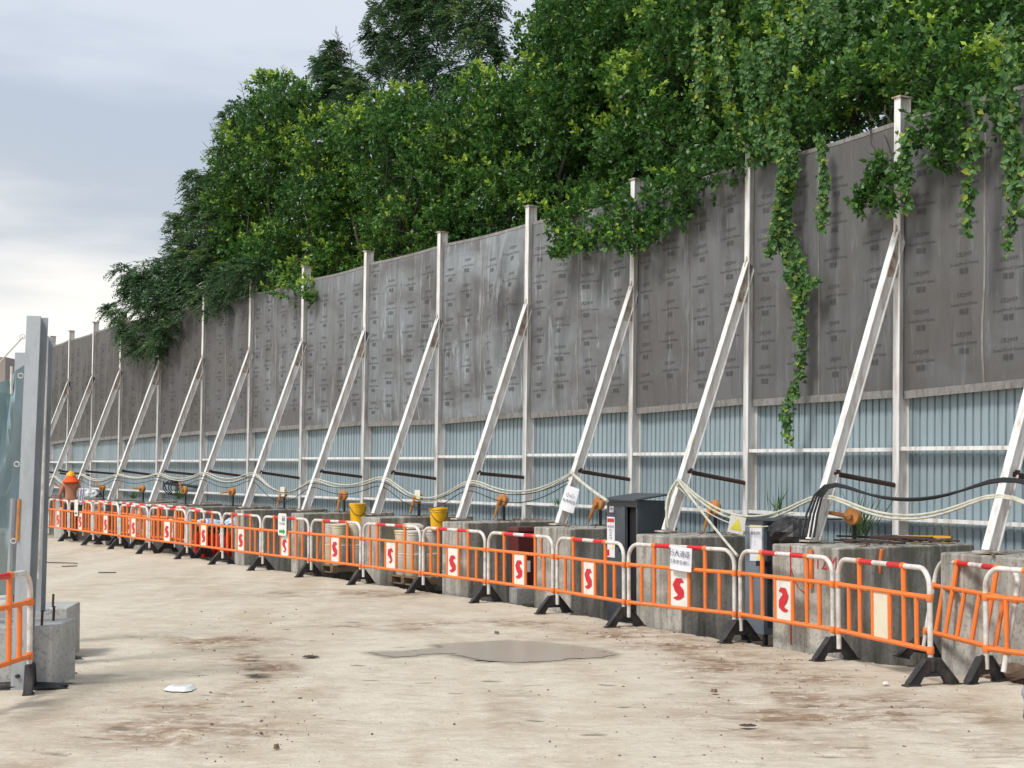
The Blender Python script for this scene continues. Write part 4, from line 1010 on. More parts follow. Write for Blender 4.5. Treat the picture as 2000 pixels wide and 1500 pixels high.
for k, (x, y, z0, z1, mt, lab) in enumerate(((-4.16, 12.6, .55, 1.55, 'white_tube', "thin white pipe standing beside the nearest column"), (-4.175, 12.55, 1.25, 1.60, 'ochre', "short rusty red pipe behind the nearest column"),
        (-4.23, 12.75, .5, 1.7, 'black', "black bar behind the single barrier at the left"), (-4.33, 12.8, .5, 1.6, 'galv', "dark grey prop behind the single barrier at the left"))):
    o = MB().tube([(0, 0, 0), (.04 if k > 1 else .015, 0, z1-z0)], .016 if k < 3 else .03, 8).obj('pipe', M[mt], None, True); o.location = (x, y, z0); tag(o, lab, 'pipe')
    if k in (0,):
        MB().tube([(.05+.05*math.cos(q), -.02, .35+.03*math.sin(q)) for q in np.linspace(0, 2*PI, 12, endpoint=False)], .006, 5, closed=True).obj('wire_tie', M['white_tube'], o, True)
o = MB().tube([(0, 0, 0), (.03, .02, .9), (.05, .03, 2.1)], .014, 8).obj('pipe', M['white_tube'], None, True); p = at(74, 1120, 13.6); o.location = (p.x, p.y, .85); tag(o, "long thin white pipe between the two front columns", 'pipe')

# ------------------------------------------------------------------ far building scrap behind the net
t = thing('far_building', "pale brown building rising behind the debris net at the far left", 'building', (-33.5, 85, 0))
MB().box(-8, 4.45, 0, 10, 0, 8.3).obj('wall', grime('render wall', (.30, .25, .23), (.22, .18, .17), .4, .5), t)
MB().box(-8, 4.7, -1.5, 0, 6.2, 6.6).obj('canopy', M['plate'], t)
for k in range(3): MB().box(-6+3*k, -4.6+3*k, -.05, .0, 3, 5).obj('window', M['cabinet_in'], t)

# ------------------------------------------------------------------ litter on the road
def litter(px, py, label, w, h, mat, name, cat, rz=0, z=.01):
    g = gpt(px, py); n = 16; r = random.Random(px)
    pr = [(w*math.cos(2*PI*k/n)*r.uniform(.8, 1.1), h*math.sin(2*PI*k/n)*r.uniform(.8, 1.1)) for k in range(n)]
    mb = MB(); mb.add([(x, y, .002) for x, y in pr]+[(x*.7, y*.7, z*r.uniform(.7, 1.3)) for x, y in pr]+[(0, 0, z*.8)], [(k, (k+1) % n, n+(k+1) % n, n+k) for k in range(n)]+[(n+k, n+(k+1) % n, 2*n) for k in range(n)])
    o = mb.obj(name, M[mat], None, True); o.location = (g.x, g.y, g.z+.012); o.rotation_euler = (0, 0, rz); tag(o, label, cat)
litter(355, 1349, "flattened clear white plastic lid lying on the road at the left", .14, .17, 'plastic', 'litter_disc', 'litter', z=.03)
litter(606, 1285, "dark flat scrap on the road left of the puddle", .09, .08, 'rust', 'scrap', 'scrap', z=.010)
litter(1460, 1421, "small dark scrap on the road at the lower right", .07, .05, 'rust', 'scrap', 'scrap', z=.010)
litter(970, 1240, "brown clod of mud just above the puddle", .03, .03, 'soil', 'mud_clod', 'clod', z=.03)
litter(540, 1466, "small brown stone at the bottom left of the road", .022, .03, 'soil', 'stone', 'stone', z=.03)
litter(1395, 1355, "mud clod on the road in front of the notice barrier", .03, .03, 'soil', 'mud_clod', 'clod', z=.025)
litter(1730, 1338, "scrap of white paper on the road near the right barriers", .03, .03, 'plastic', 'paper_scrap', 'scrap', z=.015)
for k, (x0, y0, x1, y1) in enumerate(((92, 1100, 151, 1102), (121, 1108, 151, 1107), (192, 1120, 227, 1120))):
    a, b = gpt(x0, y0), gpt(x1, y1); d = b-a; o = MB().prism([(0, -.01), (d.length*.5, -.02), (d.length, -.008), (d.length, .01), (d.length*.4, .016), (0, .008)], 0, .016, 'z').obj('plank', M['rust' if k < 3 else 'wood'], None)
    o.location = a+Vector((0, 0, .01)); o.rotation_euler = (0, 0, math.atan2(d.y, d.x)); tag(o, ["long dark strip of wood on the far left of the road", "short dark strip beside the long one on the far left", "thin dark stick on the road right of the two strips", "brown stick lying left of the puddle"][k], 'strip')
# boot at the right edge
g = gpt(1996, 1408); t = thing('rubber_boot', "grey and black boot standing at the right edge of the frame", 'boot', (g.x+.075, g.y, g.z))
MB().lathe([(.055, .07), (.052, .12), (.060, .16), (.075, .19), (.070, .225), (.05, .26), (.045, .40)], 18).obj('shaft', M['galv'], t, True)
MB().prism([(-.05, 0), (.19, 0), (.21, .03), (.19, .065), (.09, .09), (.04, .12), (-.045, .12), (-.055, .03)], -.045, .045).obj('shoe', M['rubber'], t, bevel=.012)
lump('mud_heap', 'soil', gpt(1985, 1326)+Vector((.05, .2, .0)), (.30, .2, .10), "small heap of brown mud behind the last barrier foot", 'mud heap', 31)

# ------------------------------------------------------------------ worker
def skin(name, joints, edges, radii, mat, parent, root_i=0, sub=2):
    me = bpy.data.meshes.new(name); me.from_pydata(joints, edges, []); o = bpy.data.objects.new(name, me); C.objects.link(o)
    bm = bmesh.new(); bm.from_mesh(me); ly = bm.verts.layers.skin.verify()
    for k, v in enumerate(bm.verts):
        r = radii[k]; v[ly].radius = r if isinstance(r, tuple) else (r, r); v[ly].use_root = k == root_i
    bm.to_mesh(me); bm.free()
    o.modifiers.new('skin', 'SKIN')
    s_ = o.modifiers.new('sub', 'SUBSURF'); s_.levels = s_.render_levels = sub
    bpy.context.view_layer.update()
    m2 = bpy.data.meshes.new_from_object(o.evaluated_get(bpy.context.evaluated_depsgraph_get())); bpy.data.objects.remove(o)
    m2.materials.clear(); m2.materials.append(M[mat]); m2.polygons.foreach_set("use_smooth", [True]*len(m2.polygons)); m2.name = name
    return put(name, m2, parent)
wp = at(138, 1000, 38.5); t = thing('person', "bare backed worker in an orange helmet and neck shade, white shirt over one arm", 'person', (wp.x, wp.y, gz(38)), .25)
J = [(0, 0, .95), (0, .0, 1.12), (0, .01, 1.28), (0, .0, 1.40), (0, -.0, 1.47), (0, .02, 1.53), (0, .02, 1.62),
     (-.17, 0, 1.39), (-.27, .0, 1.14), (-.25, .14, .92), (-.24, .20, .85), (.17, 0, 1.39), (.27, .02, 1.14), (.27, .16, .95), (.26, .22, .89),
     (-.10, 0, .88), (-.11, .03, .50), (-.12, .0, .10), (-.12, .12, .05), (.10, 0, .88), (.12, .03, .50), (.13, .0, .10), (.13, .12, .05)]
E_ = [(0, 1), (1, 2), (2, 3), (3, 4), (4, 5), (5, 6), (3, 7), (7, 8), (8, 9), (9, 10), (3, 11), (11, 12), (12, 13), (13, 14), (0, 15), (15, 16), (16, 17), (17, 18), (0, 19), (19, 20), (20, 21), (21, 22)]
R_ = [(.15, .11), (.14, .10), (.17, .11), (.15, .10), (.06, .06), (.085, .10), (.075, .085), .065, .045, .035, .03, .065, .045, .035, .03, .09, .062, .045, .04, .09, .062, .045, .04]
body = skin('body', J, E_, R_, 'skin', t)
for s, hx in ((-1, J[10]), (1, J[14])):          # fingers rooted in the palm
    for k in range(5):
        a = Vector(hx) + Vector((s*(-.03+.016*k), .0, .0)); ln = (.05, .07, .078, .072, .055)[k]
        sd = Vector((-s*.03 if k == 0 else 0, ln*.6, -.02)); b = a+sd; c2 = b+Vector((0, ln*.3, -.03))
        MB().tube([a, b, c2], [.011, .0095, .007], 6).obj('finger', M['skin'], t, True)
MB().lathe([(.118, -.01), (.122, 0), (.118, .03), (.105, .075), (.075, .115), (.03, .135), (.005, .138)], 20, (0, .02, 1.60)).prism([(-.07, .10), (.07, .10), (.05, .18), (-.05, .18)], 1.59, 1.60, 'z').obj('helmet', M['helmet'], t, True)
MB().lathe([(.205, -.13), (.215, -.11), (.19, -.06), (.15, -.02), (.125, .02), (.120, .04)], 22, (0, .01, 1.57)).obj('neck_shade', M['hivis'], t, True)
MB().tube([(0, .11, 1.56), (0, .14, 1.54), (0, .11, 1.52)], .014, 6).obj('nose', M['skin'], t, True)
skin('trousers', [(0, 0, .97), (0, 0, .86), (-.10, 0, .82), (-.11, .03, .50), (-.12, 0, .14), (.10, 0, .82), (.12, .03, .5), (.13, 0, .14)], [(0, 1), (1, 2), (2, 3), (3, 4), (1, 5), (5, 6), (6, 7)], [(.165, .125), (.16, .12), .10, .08, .065, .10, .08, .065], 'trousers', t)
for s in (-.12, .13): MB().prism([(-.12, 0), (.12, 0), (.12, .05), (.02, .11), (-.10, .11)], s-.05, s+.05, 'x').obj('shoe', M['rubber'], t, bevel=.02)
mb = MB(); nn_ = 10
for b in range(9):
    for a in range(nn_): mb.v.append((.20+.16*a/nn_, -.13+.03*math.sin(a*1.7+b*.6), 1.30-.055*b))
mb.f = [(b*nn_+a, b*nn_+a+1, (b+1)*nn_+a+1, (b+1)*nn_+a) for b in range(8) for a in range(nn_-1)]
o = mb.obj('shirt', M['cloth_w'], t, True); o.modifiers.new('solid', 'SOLIDIFY').thickness = .02

# ------------------------------------------------------------------ foliage
def build_leaves(name, mat, base, tip, side, wid, tint, parent, origin):
    """four-point leaves: base, left, tip, right"""
    n = len(base); mid = base*.55 + tip*.45; L_ = mid + side*wid[:, None]; R_ = mid - side*wid[:, None]
    V = np.stack([base, L_, tip, R_], 1).reshape(-1, 3) - np.array(origin)
    me = bpy.data.meshes.new(name); me.vertices.add(4*n); me.vertices.foreach_set("co", V.ravel().astype(np.float32))
    me.loops.add(4*n); me.loops.foreach_set("vertex_index", np.arange(4*n, dtype=np.int32)); me.polygons.add(n)
    me.polygons.foreach_set("loop_start", (np.arange(n)*4).astype(np.int32)); me.update(calc_edges=True)
    a = me.attributes.new("tint", 'FLOAT', 'POINT'); a.data.foreach_set("value", np.repeat(tint, 4).astype(np.float32)); me.materials.append(mat)
    return put(name, me, parent)
def unit(v): return v/np.maximum(1e-9, np.linalg.norm(v, axis=-1, keepdims=True))
def broad_clusters(cen, out, tint, r, k=11, ll=.085):
    """rosette twigs: cen (n,3), out direction (n,3)"""
    n = len(cen); o = unit(out + r.normal(0, .35, (n, 3)) + np.array([0, 0, .25]))
    rv = unit(r.normal(size=(n, k, 3))); al = r.random((n, k))
    b = cen[:, None] + o[:, None]*(al*.16)[..., None] - o[:, None]*.05
    d = unit(o[:, None]*.55 + rv*.95); s = unit(np.cross(d, unit(r.normal(size=(n, k, 3)) + np.array([0, 0, 1.6]))))
    l = ll*(.7+.6*r.random((n, k)))
    ti = np.clip(tint[:, None] + r.normal(0, .10, (n, k)) + (al-.5)*.25*(tint[:, None] > .4), 0, 1)
    return b.reshape(-1, 3), (b+d*l[..., None]).reshape(-1, 3), s.reshape(-1, 3), (l*.30).ravel(), ti.ravel()
def frond_clusters(cen, out, tint, r, fr=3, pn=9):
    """pinnate fronds: thin leaflets in pairs along a drooping rachis"""
    B, Tt, Sd, W_, Ti = [], [], [], [], []
    n = len(cen)
    for _ in range(fr):
        o = unit(out + r.normal(0, .6, (n, 3)) + np.array([0, 0, .15])); o[:, 2] = np.clip(o[:, 2], -.6, .8)
        sd = unit(np.cross(o, np.array([0, 0, 1.0]) + r.normal(0, .25, (n, 3)))); ln = .24+.14*r.random(n)
        for k in range(pn):
            t_ = (k+1)/pn; c = cen + o*(ln*t_)[:, None]; c[:, 2] -= .14*t_*t_*ln/.3
            for sg in (-1, 1):
                l = .10*(1-.35*abs(t_-.5))*(.8+.4*r.random(n)); d = unit(sd*sg + o*.45 + np.array([0, 0, -.25]) + r.normal(0, .12, (n, 3)))
                B.append(c); Tt.append(c+d*l[:, None]); Sd.append(unit(np.cross(d, np.array([0, 0, 1.0])+r.normal(0, .3, (n, 3))))); W_.append(l*.20); Ti.append(np.clip(tint+r.normal(0, .12, n), 0, 1))
    return [np.concatenate(x) for x in (B, Tt, Sd, W_, Ti)]
def in_poly(x, y, poly):
    c = False; j = len(poly)-1
    for i in range(len(poly)):
        if (poly[i][1] > y) != (poly[j][1] > y) and x < (poly[j][0]-poly[i][0])*(y-poly[i][1])/(poly[j][1]-poly[i][1])+poly[i][0]: c = not c
        j = i
    return c
def lumps_in(poly, r_px, off, seed, spacing=.8, dy=1.0):
    r = random.Random(seed); out = []; xs = [p[0] for p in poly]; ys = [p[1] for p in poly]; tries = 0
    while tries < 1500:
        tries += 1; x = r.uniform(min(xs), max(xs)); y = r.uniform(min(ys), max(ys))
        if not in_poly(x, y, poly): continue
        rp = r.uniform(*r_px)
        if any((x-a[0])**2+(y-a[1])**2 < (spacing*(rp+a[2])/2)**2 for a in out): continue
        out.append((x, y, rp, max(1.5, off + r.uniform(-dy, dy))))
    return out
def crown(name, lumps, kind, parent, origin, seed, dens=1.0, bright=.5, inner=True):
    r = np.random.default_rng(seed); cs, os_, ts = [], [], []
    for (x, y, rp, off) in lumps:
        Y = wallY(x)+off; c = at(x, y, Y); R = rp*Y/F
        area = 4*PI*R*R; n = max(14, int(area*dens*(26 if kind == 'leaf' else 34)))
        d = unit(r.normal(size=(n, 3))); rad = R*(.72+.36*r.random(n)**.7)*np.where(r.random(n) < .10, 1+.40*r.random(n), 1)
        d2 = d*np.array([1.0, 1.0, .85]); p = np.array(c) + d2*rad[:, None]
        # new growth is at shoot ends of some boughs only
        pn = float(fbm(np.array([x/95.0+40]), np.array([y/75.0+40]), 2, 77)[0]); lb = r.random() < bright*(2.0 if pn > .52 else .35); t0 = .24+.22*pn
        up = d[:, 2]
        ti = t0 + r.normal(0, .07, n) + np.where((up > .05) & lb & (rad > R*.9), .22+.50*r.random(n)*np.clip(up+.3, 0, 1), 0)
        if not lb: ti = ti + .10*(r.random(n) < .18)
        cs.append(p); os_.append(d2); ts.append(ti)
        if inner:
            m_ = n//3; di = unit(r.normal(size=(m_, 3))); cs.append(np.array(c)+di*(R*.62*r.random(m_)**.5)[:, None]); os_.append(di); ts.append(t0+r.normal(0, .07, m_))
    cs, os_, ts = np.concatenate(cs), np.concatenate(os_), np.concatenate(ts)
    f = broad_clusters(cs, os_, ts, r) if kind == 'leaf' else frond_clusters(cs, os_, ts, r)
    return build_leaves(name, M['leaf' if kind == 'leaf' else 'frond'], *f, parent, origin), len(f[0])
nleaf = 0
def limb(A, B, r0, r1, seed, n=7):
    r = random.Random(seed); A, B = Vector(A), Vector(B); L_ = (B-A).length
    return [A.lerp(B, k/n) + Vector((r.uniform(-1, 1), r.uniform(-1, 1), r.uniform(-.3, .6)))*L_*.05*math.sin(PI*k/n) for k in range(n+1)], [r0+(r1-r0)*k/n for k in range(n+1)]
def tree(name, label, base_px, base_off, groups, seed, group='trees overhanging the hoarding', trunk_r=.16):
    """groups: list of (lumps, kind, dens, bright)"""
    global nleaf
    Y = wallY(base_px)+base_off; b = Vector(((base_px-1000)/F*Y, Y, .05)); t = thing(name, label, 'tree', b, 0, group)
    allp = [at(x, y, wallY(x)+o) for g_ in groups for (x, y, rp, o) in g_[0]]
    cz = sum((p for p in allp), Vector())/len(allp); r = random.Random(seed)
    fork = Vector((b.x*.7+cz.x*.3, b.y*.8+cz.y*.2, max(2.5, min(4.5, cz.z-2.0))))
    pts, rr = limb(b, fork, trunk_r, trunk_r*.75, seed); MB().tube([p-b for p in pts], rr, 10).obj('trunk', M['bark'], t, True)
    hang = [at(x, y, wallY(x)+o) for g_ in groups for (x, y, rp, o) in g_[0] if o < .35]
    back = [at(x, y, wallY(x)+o) for g_ in groups for (x, y, rp, o) in g_[0] if o >= 1.0]
    mb = MB(); tg = r.sample(back, min(len(back), 16))
    for k, p in enumerate(hang):
        top = Vector((p.x+r.uniform(-.3, .3)+.4, p.y+1.2, max(p.z+.3, 6.2))); pts, rr = limb(top, p, .012, .004, seed*90+k, 6)
        for j, q in enumerate(pts): q.z += .05*math.sin(PI*j/6)
        mb.tube([q-b for q in pts], rr, 5, cap=False)
    for k, p in enumerate(tg):
        pts, rr = limb(fork, p, trunk_r*.34, .010, seed*50+k, 8); mb.tube([q-b for q in pts], rr, 6, cap=False)
        for m_ in range(3):
            q = pts[5+m_ % 3]; e = q + Vector((r.uniform(-1, 1), r.uniform(-1, 1), r.uniform(-.2, 1))).normalized()*r.uniform(.5, 1.0); mb.tube([q-b, (q.lerp(e, .5)-b)+Vector((0, 0, .06)), e-b], [.014, .01, .004], 4, cap=False)
    mb.obj('limbs', M['bark'], t, True)
    for k, (lm, kind, dens, br) in enumerate(groups):
        o, n = crown('crown', lm, kind, t, b, seed*10+k, dens, br); nleaf += n
    return t
# outlines of the crowns, each at its own distance behind (or just in front of) the wall line
T1 = tree('feathery_tree', "feathery leaved tree at the left end, its tips hanging over the hoarding", 430, 2.0, [
    ([(262, 540, 22, .2), (240, 530, 12, .1), (300, 545, 26, .3), (285, 590, 26, -.3), (255, 585, 14, -.3), (305, 620, 24, -.4), (275, 650, 18, -.5), (250, 660, 10, -.5), (325, 650, 18, -.5), (300, 670, 12, -.5), (335, 590, 24, 0), (345, 540, 26, .6),
      (228, 612, 9, -.4), (212, 605, 6, -.4), (360, 560, 26, .3), (395, 560, 22, .3), (365, 500, 26, 1), (355, 450, 20, 1.4), (360, 425, 12, 1.5), (390, 470, 28, 1.5), (395, 420, 24, 1.8), (385, 370, 16, 2), (405, 345, 12, 2), (430, 400, 30, 2), (425, 450, 34, 1.4),
      (420, 510, 34, 1.0), (440, 560, 24, .6), (390, 390, 14, 2), (415, 365, 22, 2), (452, 230, 12, 2.2), (445, 250, 12, 2), (470, 215, 16, 2), (425, 300, 7, 2), (440, 545, 26, -.2), (470, 540, 28, -.3), (500, 530, 26, -.2), (270, 560, 26, .1), (320, 575, 28, -.1), (330, 640, 20, -.5), (290, 520, 16, .4), (335, 520, 24, .8), (350, 480, 20, 1.2), (340, 430, 10, 1.5), (375, 520, 30, .8), (375, 345, 9, 2), (370, 400, 12, 2), (365, 590, 22, -.3), (405, 590, 22, -.3), (440, 585, 18, -.4), (400, 520, 32, .5), (240, 640, 10, -.6), (262, 685, 9, -.6), (310, 690, 8, -.6)], 'frond', .72, .6),
    ([(450, 470, 40, 1.6), (480, 430, 42, 2.2), (470, 500, 36, 1.0), (505, 505, 40, .5)], 'leaf', .8, .3)], 1)
P2 = [(440, 540), (430, 440), (420, 380), (440, 320), (455, 270), (480, 220), (520, 170), (560, 165), (600, 185), (640, 260), (650, 420), (640, 560), (560, 600)]
T2 = tree('broadleaf_tree', "rounded broadleaf tree with yellow green shoots, second from the left", 560, 2.6, [
    (lumps_in(P2, (28, 50), 2.2, 21, .80, 1.5) + lumps_in(P2, (34, 46), 3.6, 22, .95, .5), 'leaf', .9, .45),
    ([(525, 150, 14, 2), (545, 160, 20, 2), (590, 170, 18, 2), (535, 205, 24, 1.8), (500, 215, 14, 2)], 'leaf', .9, 1.0),
    ([(540, 560, 22, .0), (570, 565, 26, -.2), (600, 562, 20, -.3), (607, 580, 9, -.3), (560, 540, 28, .2), (590, 530, 28, .3)], 'leaf', .9, .4)], 2)
T3 = tree('feathery_tree', "tall feathery tree with bare flower spikes against the sky", 700, 5.0, [
    ([(655, 125, 16, 5), (640, 110, 10, 5), (650, 150, 24, 5), (670, 160, 24, 5), (630, 150, 12, 5), (690, 150, 14, 5), (660, 185, 30, 5), (690, 190, 28, 4.6), (635, 190, 18, 4.6), (625, 125, 7, 5), (650, 95, 7, 5)], 'frond', .9, .5),
    ([(745, 20, 22, 5), (740, 60, 18, 5), (760, 100, 22, 5), (780, 40, 32, 5), (800, 5, 32, 5.5), (790, 90, 32, 5), (800, 130, 30, 5), (830, 40, 38, 5.4), (840, 100, 36, 5.4), (870, 10, 34, 5.5), (900, 50, 38, 5.2), (900, 150, 30, 5), (860, 150, 30, 5), (935, 30, 30, 5.3), (960, 60, 22, 5.3),
      (940, 90, 30, 5), (960, 110, 18, 5), (835, -30, 40, 5.4), (900, -30, 40, 5.4), (780, -20, 34, 5.4), (960, 0, 24, 5.4), (730, 80, 10, 5), (735, 110, 9, 5), (740, 140, 10, 5), (820, 170, 24, 5)], 'frond', .62, .5)], 3)
P4 = [(620, 560), (630, 400), (640, 260), (700, 215), (760, 190), (830, 200), (880, 240), (880, 330), (900, 520), (760, 560)]
T4 = tree('broadleaf_tree', "broadleaf tree with bright shoots in the middle, left of the feathery top", 760, 2.4, [
    (lumps_in(P4, (28, 52), 2.2, 41, .80, 1.5) + lumps_in(P4, (36, 46), 3.8, 42, .9, .4), 'leaf', .95, .4),
    ([(690, 250, 26, 1.3), (740, 235, 26, 1.3), (780, 250, 28, 1.2), (820, 230, 24, 1.4), (850, 270, 26, 1.2), (750, 420, 26, .6), (780, 400, 20, .6)], 'leaf', .9, 1.0)], 4)
P5 = [(860, 540), (870, 300), (880, 200), (950, 160), (1030, 150), (1050, 70), (1065, 10), (1100, -30), (1200, -30), (1220, 200), (1210, 470), (1000, 520)]
T5 = tree('broadleaf_tree', "large dark broadleaf tree behind the middle of the hoarding", 1040, 2.6, [
    (lumps_in(P5, (32, 60), 2.2, 51, .78, 1.6) + lumps_in(P5, (40, 54), 4.2, 52, .85, .4), 'leaf', .95, .4),
    ([(1040, 165, 34, 1.2), (1010, 190, 28, 1.4), (1070, 150, 30, 1.2), (900, 330, 24, 1.0), (950, 290, 26, 1.0), (1062, 50, 26, 1.6), (1085, 30, 28, 1.5)], 'leaf', .9, 1.0),
    ([(1100, 435, 26, -.2), (1090, 455, 18, -.5), (1110, 480, 16, -.6), (1090, 492, 7, -.6), (1130, 455, 28, -.5), (1145, 478, 14, -.6), (1165, 450, 28, -.5), (1190, 440, 30, -.4), (1200, 462, 16, -.5), (1225, 430, 38, -.4), (1240, 455, 24, -.4), (1085, 425, 10, -.4), (1180, 410, 40, -.2), (1130, 415, 34, -.1), (1210, 470, 20, -.6)], 'leaf', .75, .15)], 5)
P6 = [(1190, 480), (1200, 200), (1200, -30), (1440, -30), (1450, 200), (1440, 330), (1350, 430)]
T6 = tree('broadleaf_tree', "dense broadleaf tree leaning over the hoarding right of the middle", 1330, 2.6, [
    (lumps_in(P6, (36, 66), 2.0, 61, .76, 1.5) + lumps_in(P6, (44, 58), 4.0, 62, .85, .4), 'leaf', .95, .45),
    ([(1230, 170, 34, .8), (1280, 200, 32, .7), (1200, 270, 30, .8), (1290, 280, 30, .6)], 'leaf', .9, 1.0),
    ([(1265, 420, 34, -.3), (1300, 400, 34, -.3), (1330, 390, 28, -.4), (1290, 440, 18, -.4), (1350, 375, 34, -.4), (1400, 340, 40, -.4), (1250, 400, 40, -.3), (1440, 300, 40, -.3), (1380, 300, 46, -.2), (1310, 350, 46, -.3), (1265, 455, 22, -.5), (1320, 420, 24, -.5), (1240, 475, 14, -.5)], 'leaf', .8, .3)], 6)
P7 = [(1420, 330), (1430, -40), (1740, -40), (1740, 190), (1600, 270)]
T7 = tree('broadleaf_tree', "vine draped broadleaf tree above the tallest post's left bay", 1600, 2.8, [
    (lumps_in(P7, (42, 74), 2.0, 71, .78, 1.4) + lumps_in(P7, (50, 64), 4.0, 72, .85, .4), 'leaf', .85, .4),
    ([(1500, 130, 50, .6), (1540, 190, 46, .5), (1480, 230, 42, .5), (1550, 90, 46, .7), (1520, 270, 40, .0), (1590, 240, 34, .1), (1480, 290, 34, -.2), (1560, 230, 40, -.1), (1450, 250, 44, -.1), (1600, 180, 46, .2), (1650, 150, 44, .2)], 'leaf', .8, .5)], 7)
P8 = [(1700, 190), (1700, -40), (2090, -60), (2090, 250), (1900, 230)]
T8 = tree('broadleaf_tree', "broadleaf tree with a low hanging bough at the right edge", 1900, 2.6, [
    (lumps_in(P8, (46, 78), 1.8, 81, .80, 1.4) + lumps_in(P8, (54, 70), 3.8, 82, .85, .4), 'leaf', .8, .35),
    ([(1700, 110, 44, .4), (1760, 90, 44, .3), (1820, 70, 44, .2), (1870, 100, 44, .1), (1640, 130, 36, .6), (1900, 140, 40, 0), (1950, 110, 50, 0), (1790, 130, 40, .2), (1850, 150, 40, 0), (1740, 140, 38, .4), (1990, 170, 50, 0)], 'leaf', .85, .9),
    ([(1820, 230, 34, -.2), (1850, 260, 34, -.3), (1800, 280, 24, -.3), (1870, 210, 40, -.2), (1840, 310, 20, -.3), (1890, 290, 20, -.3), (1720, 330, 20, -.4), (1700, 370, 20, -.4), (1740, 390, 16, -.4), (1680, 395, 16, -.4), (1755, 350, 16, -.4), (1950, 230, 34, -.3)], 'leaf', .55, .2)], 8)
# flower spikes above the feathery tree
O = T3.location.copy()
for x0, y0, x1, y1 in ((665, 130, 655, 50), (668, 140, 660, 62), (685, 140, 682, 85), (745, 20, 732, 5), (742, 30, 722, 15), (480, 225, 470, 160), (432, 300, 408, 238), (560, 160, 548, 130)):
    sp = MB(); a, b = at(x0, y0, wallY(x0)+5), at(x1, y1, wallY(x0)+5); sp.tube([a-O, a.lerp(b, .5)-O+Vector((.03, 0, 0)), b-O], [.014, .009, .004], 5)
    for k in range(7):
        q = a.lerp(b, .3+.1*k); e = q+Vector((rnd.uniform(-.18, .18), 0, .10)); sp.tube([q-O, e-O], [.006, .003], 4)
    sp.obj('flower_spike', M['bark'], T3)

# hanging vines: one thing each
def vine(label, path, off, spread, nl, seed, ll=.062, yellow=.35):
    """path: list of (px,py)"""
    global nleaf
    r = np.random.default_rng(seed); P = [at(x, y, wallY(x)+off) for x, y in path]; O = P[0]
    t = thing('hanging_vine', label, 'vine', O, 0, 'vines hanging over the canvas')
    mb = MB(); Pn = np.array([tuple(p) for p in P]); L_ = np.r_[0, np.cumsum(np.linalg.norm(np.diff(Pn, axis=0), axis=1))]
    strands = max(1, int(spread/.10)); S_ = L_[-1]; allb = []
    for s in range(strands):
        u0 = r.uniform(0, .25)*S_; u1 = S_*(1 if s == 0 else r.uniform(.45, .95)); k = max(4, int((u1-u0)/.12)); uu = np.linspace(u0, u1, k)
        C_ = np.stack([np.interp(uu, L_, Pn[:, a]) for a in range(3)], -1); offx = r.normal(0, spread*.45); C_[:, 0] += offx*(1-.6*(uu/S_)) + .04*np.sin(uu*3+s); C_[:, 1] += r.normal(0, spread*.3)*(1-.5*uu/S_)
        mb.tube([Vector(c)-O for c in C_], .005, 4); m_ = int(2.0*nl*(u1-u0)/S_/strands)
        q = r.random(m_)*(u1-u0)+u0; allb.append(np.stack([np.interp(q, uu, C_[:, a]) for a in range(3)], -1))
    mb.obj('stem', M['bark'], t)
    b = np.concatenate(allb) + r.normal(0, .03, (sum(len(x) for x in allb), 3)); n = len(b)
    d = unit(r.normal(0, .6, (n, 3)) + np.array([0, -.35, -.75])); nrm = unit(r.normal(0, .45, (n, 3)) + np.array([-.3, -1, .35])); s = unit(np.cross(d, nrm)); d = unit(np.cross(nrm, s))
    if n and d[:, 2].mean() > 0: d = -d
    l = ll*(.55+.75*r.random(n)); ti = np.clip(r.normal(.38, .14, n) + (r.random(n) < yellow*.30)*.45, 0, 1)
    # heart shaped leaf: two lobes and a tip
    base = b; tip = b+d*l[:, None]; sw = l*.46
    V = np.stack([base, base - d*(l*.16)[:, None] + s*(sw*.7)[:, None], base + d*(l*.28)[:, None] + s*sw[:, None], tip, base + d*(l*.28)[:, None] - s*sw[:, None], base - d*(l*.16)[:, None] - s*(sw*.7)[:, None]], 1)
    V[:, [1, 2, 4, 5]] += (nrm*(l*.12)[:, None])[:, None]
    V = V.reshape(-1, 3)-np.array(O); me = bpy.data.meshes.new('leaves'); k6 = np.arange(n)*6
    f = np.concatenate([np.stack([k6, k6+1, k6+2, k6+3], 1), np.stack([k6, k6+3, k6+4, k6+5], 1)])
    me.from_pydata(V.tolist(), [], f.tolist()); a = me.attributes.new("tint", 'FLOAT', 'POINT'); a.data.foreach_set("value", np.repeat(ti, 6).astype(np.float32)); me.materials.append(M['vine'])
    o = put('leaves', me, t); nleaf += n
    return t
vine("longest leafy vine, hanging in front of the canvas right down to the corrugated sheets", [(1505, 260), (1515, 420), (1535, 560), (1548, 640), (1550, 720), (1540, 780), (1530, 810), (1540, 862)], -.45, .34, 900, 1)
vine("thick upper part of the vine curtain beside the long one", [(1515, 250), (1530, 330), (1525, 420), (1515, 500)], -.5, .30, 420, 2)
vine("short side strand right of the long vine", [(1560, 480), (1580, 560), (1600, 545)], -.4, .05, 40, 3)
vine("yellow green vine strand at the top centre right", [(1348, -30), (1355, 60), (1372, 130), (1375, 250)], .1, .10, 120, 4, yellow=1.0)
vine("bright vine curtain left of the third post's top", [(1410, -40), (1425, 80), (1440, 180), (1455, 290)], -.2, .28, 620, 5, yellow=.9)
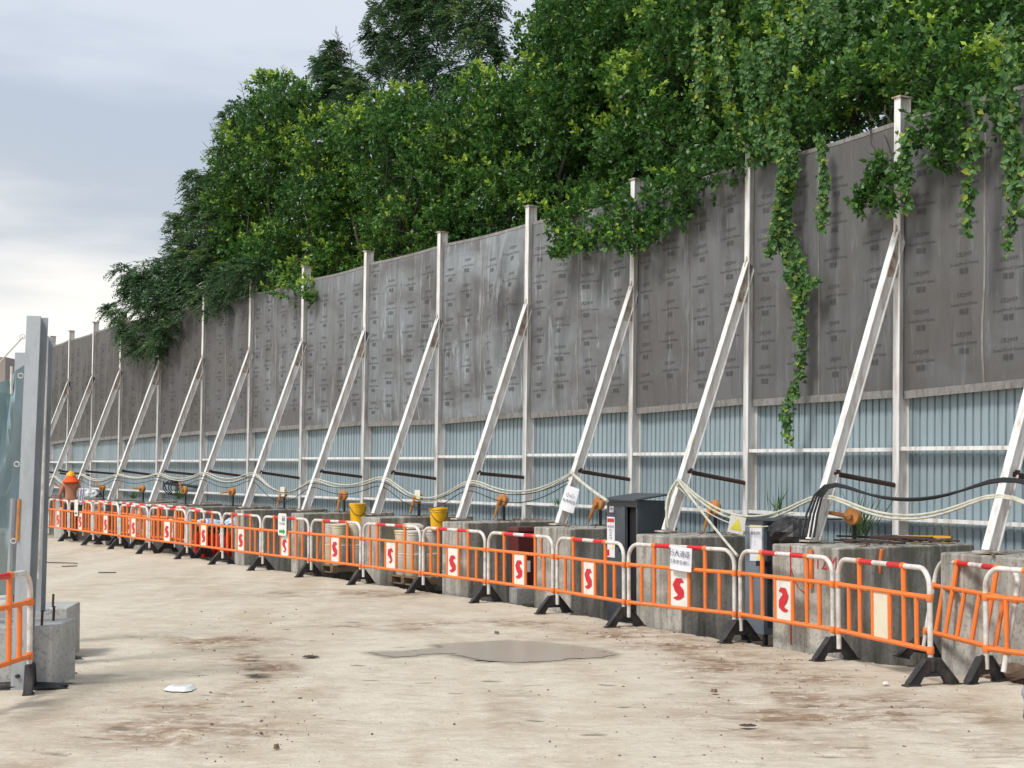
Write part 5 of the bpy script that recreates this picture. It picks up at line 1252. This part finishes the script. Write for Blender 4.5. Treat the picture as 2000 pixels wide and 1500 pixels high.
vine("dense vine curtain right of the third post's top", [(1470, 60), (1480, 180), (1490, 260), (1500, 330)], -.4, .55, 900, 6, yellow=.2)
vine("thin dull vine left of the tallest post", [(1590, 230), (1600, 330), (1605, 410), (1610, 450)], -.4, .16, 130, 7)
vine("leafy strand crossing the top of the tallest post", [(1775, 240), (1768, 310), (1766, 370), (1772, 410)], -.5, .10, 80, 8)
vine("bright vine strand right of the tallest post", [(1890, 90), (1895, 200), (1898, 300), (1895, 385), (1890, 460)], -.6, .12, 110, 9, ll=.07)
vine("wide vine curtain at the right edge", [(1960, 20), (1970, 130), (1985, 260), (1995, 420)], -.6, .35, 420, 10, ll=.07)
vine("lower vine tip on the rightmost canvas", [(1975, 330), (1965, 390), (1960, 440), (1958, 490)], -.5, .10, 60, 11)
vine("vine veil over the dark boughs at the top right", [(1600, -40), (1620, 40), (1630, 110)], .1, .9, 500, 12, yellow=.2)

# grass tufts on the blocks and ledges
def tuft(px, py, off, n, h, label, seed):
    r = np.random.default_rng(seed); c = at(px, py, wallY(px)+off); b = np.array(c)+r.normal(0, .05, (n, 3))*np.array([1, 1, .1])
    d = unit(r.normal(0, .35, (n, 3))+np.array([0, 0, 1.0])); l = h*(.5+.7*r.random(n)); s = unit(np.cross(d, r.normal(size=(n, 3))))
    t = build_leaves('grass_tuft', M['grass'], b, b+d*l[:, None], s, np.full(n, .007), np.clip(r.normal(.5, .2, n), 0, 1), None, tuple(c)); t.location = c; tag(t, label, 'grass')
tuft(1520, 1008, -.15, 26, .40, "thin grass growing left of the near brace, above the small cabinet", 1)
tuft(1682, 1040, -.5, 40, .55, "green weeds growing behind the nearest ochre reel", 2)
tuft(1680, 1055, -.4, 40, .35, "low weeds on the near block under the reel", 3)
tuft(1090, 990, -.3, 30, .15, "small leafy weed beside the notice on the brace", 4)
tuft(350, 975, -.4, 60, .3, "weeds on the far block under the hose bundle", 5)
tuft(260, 975, -.4, 60, .25, "weeds on the far block right of the white bags", 6)
print("leaves", nleaf)
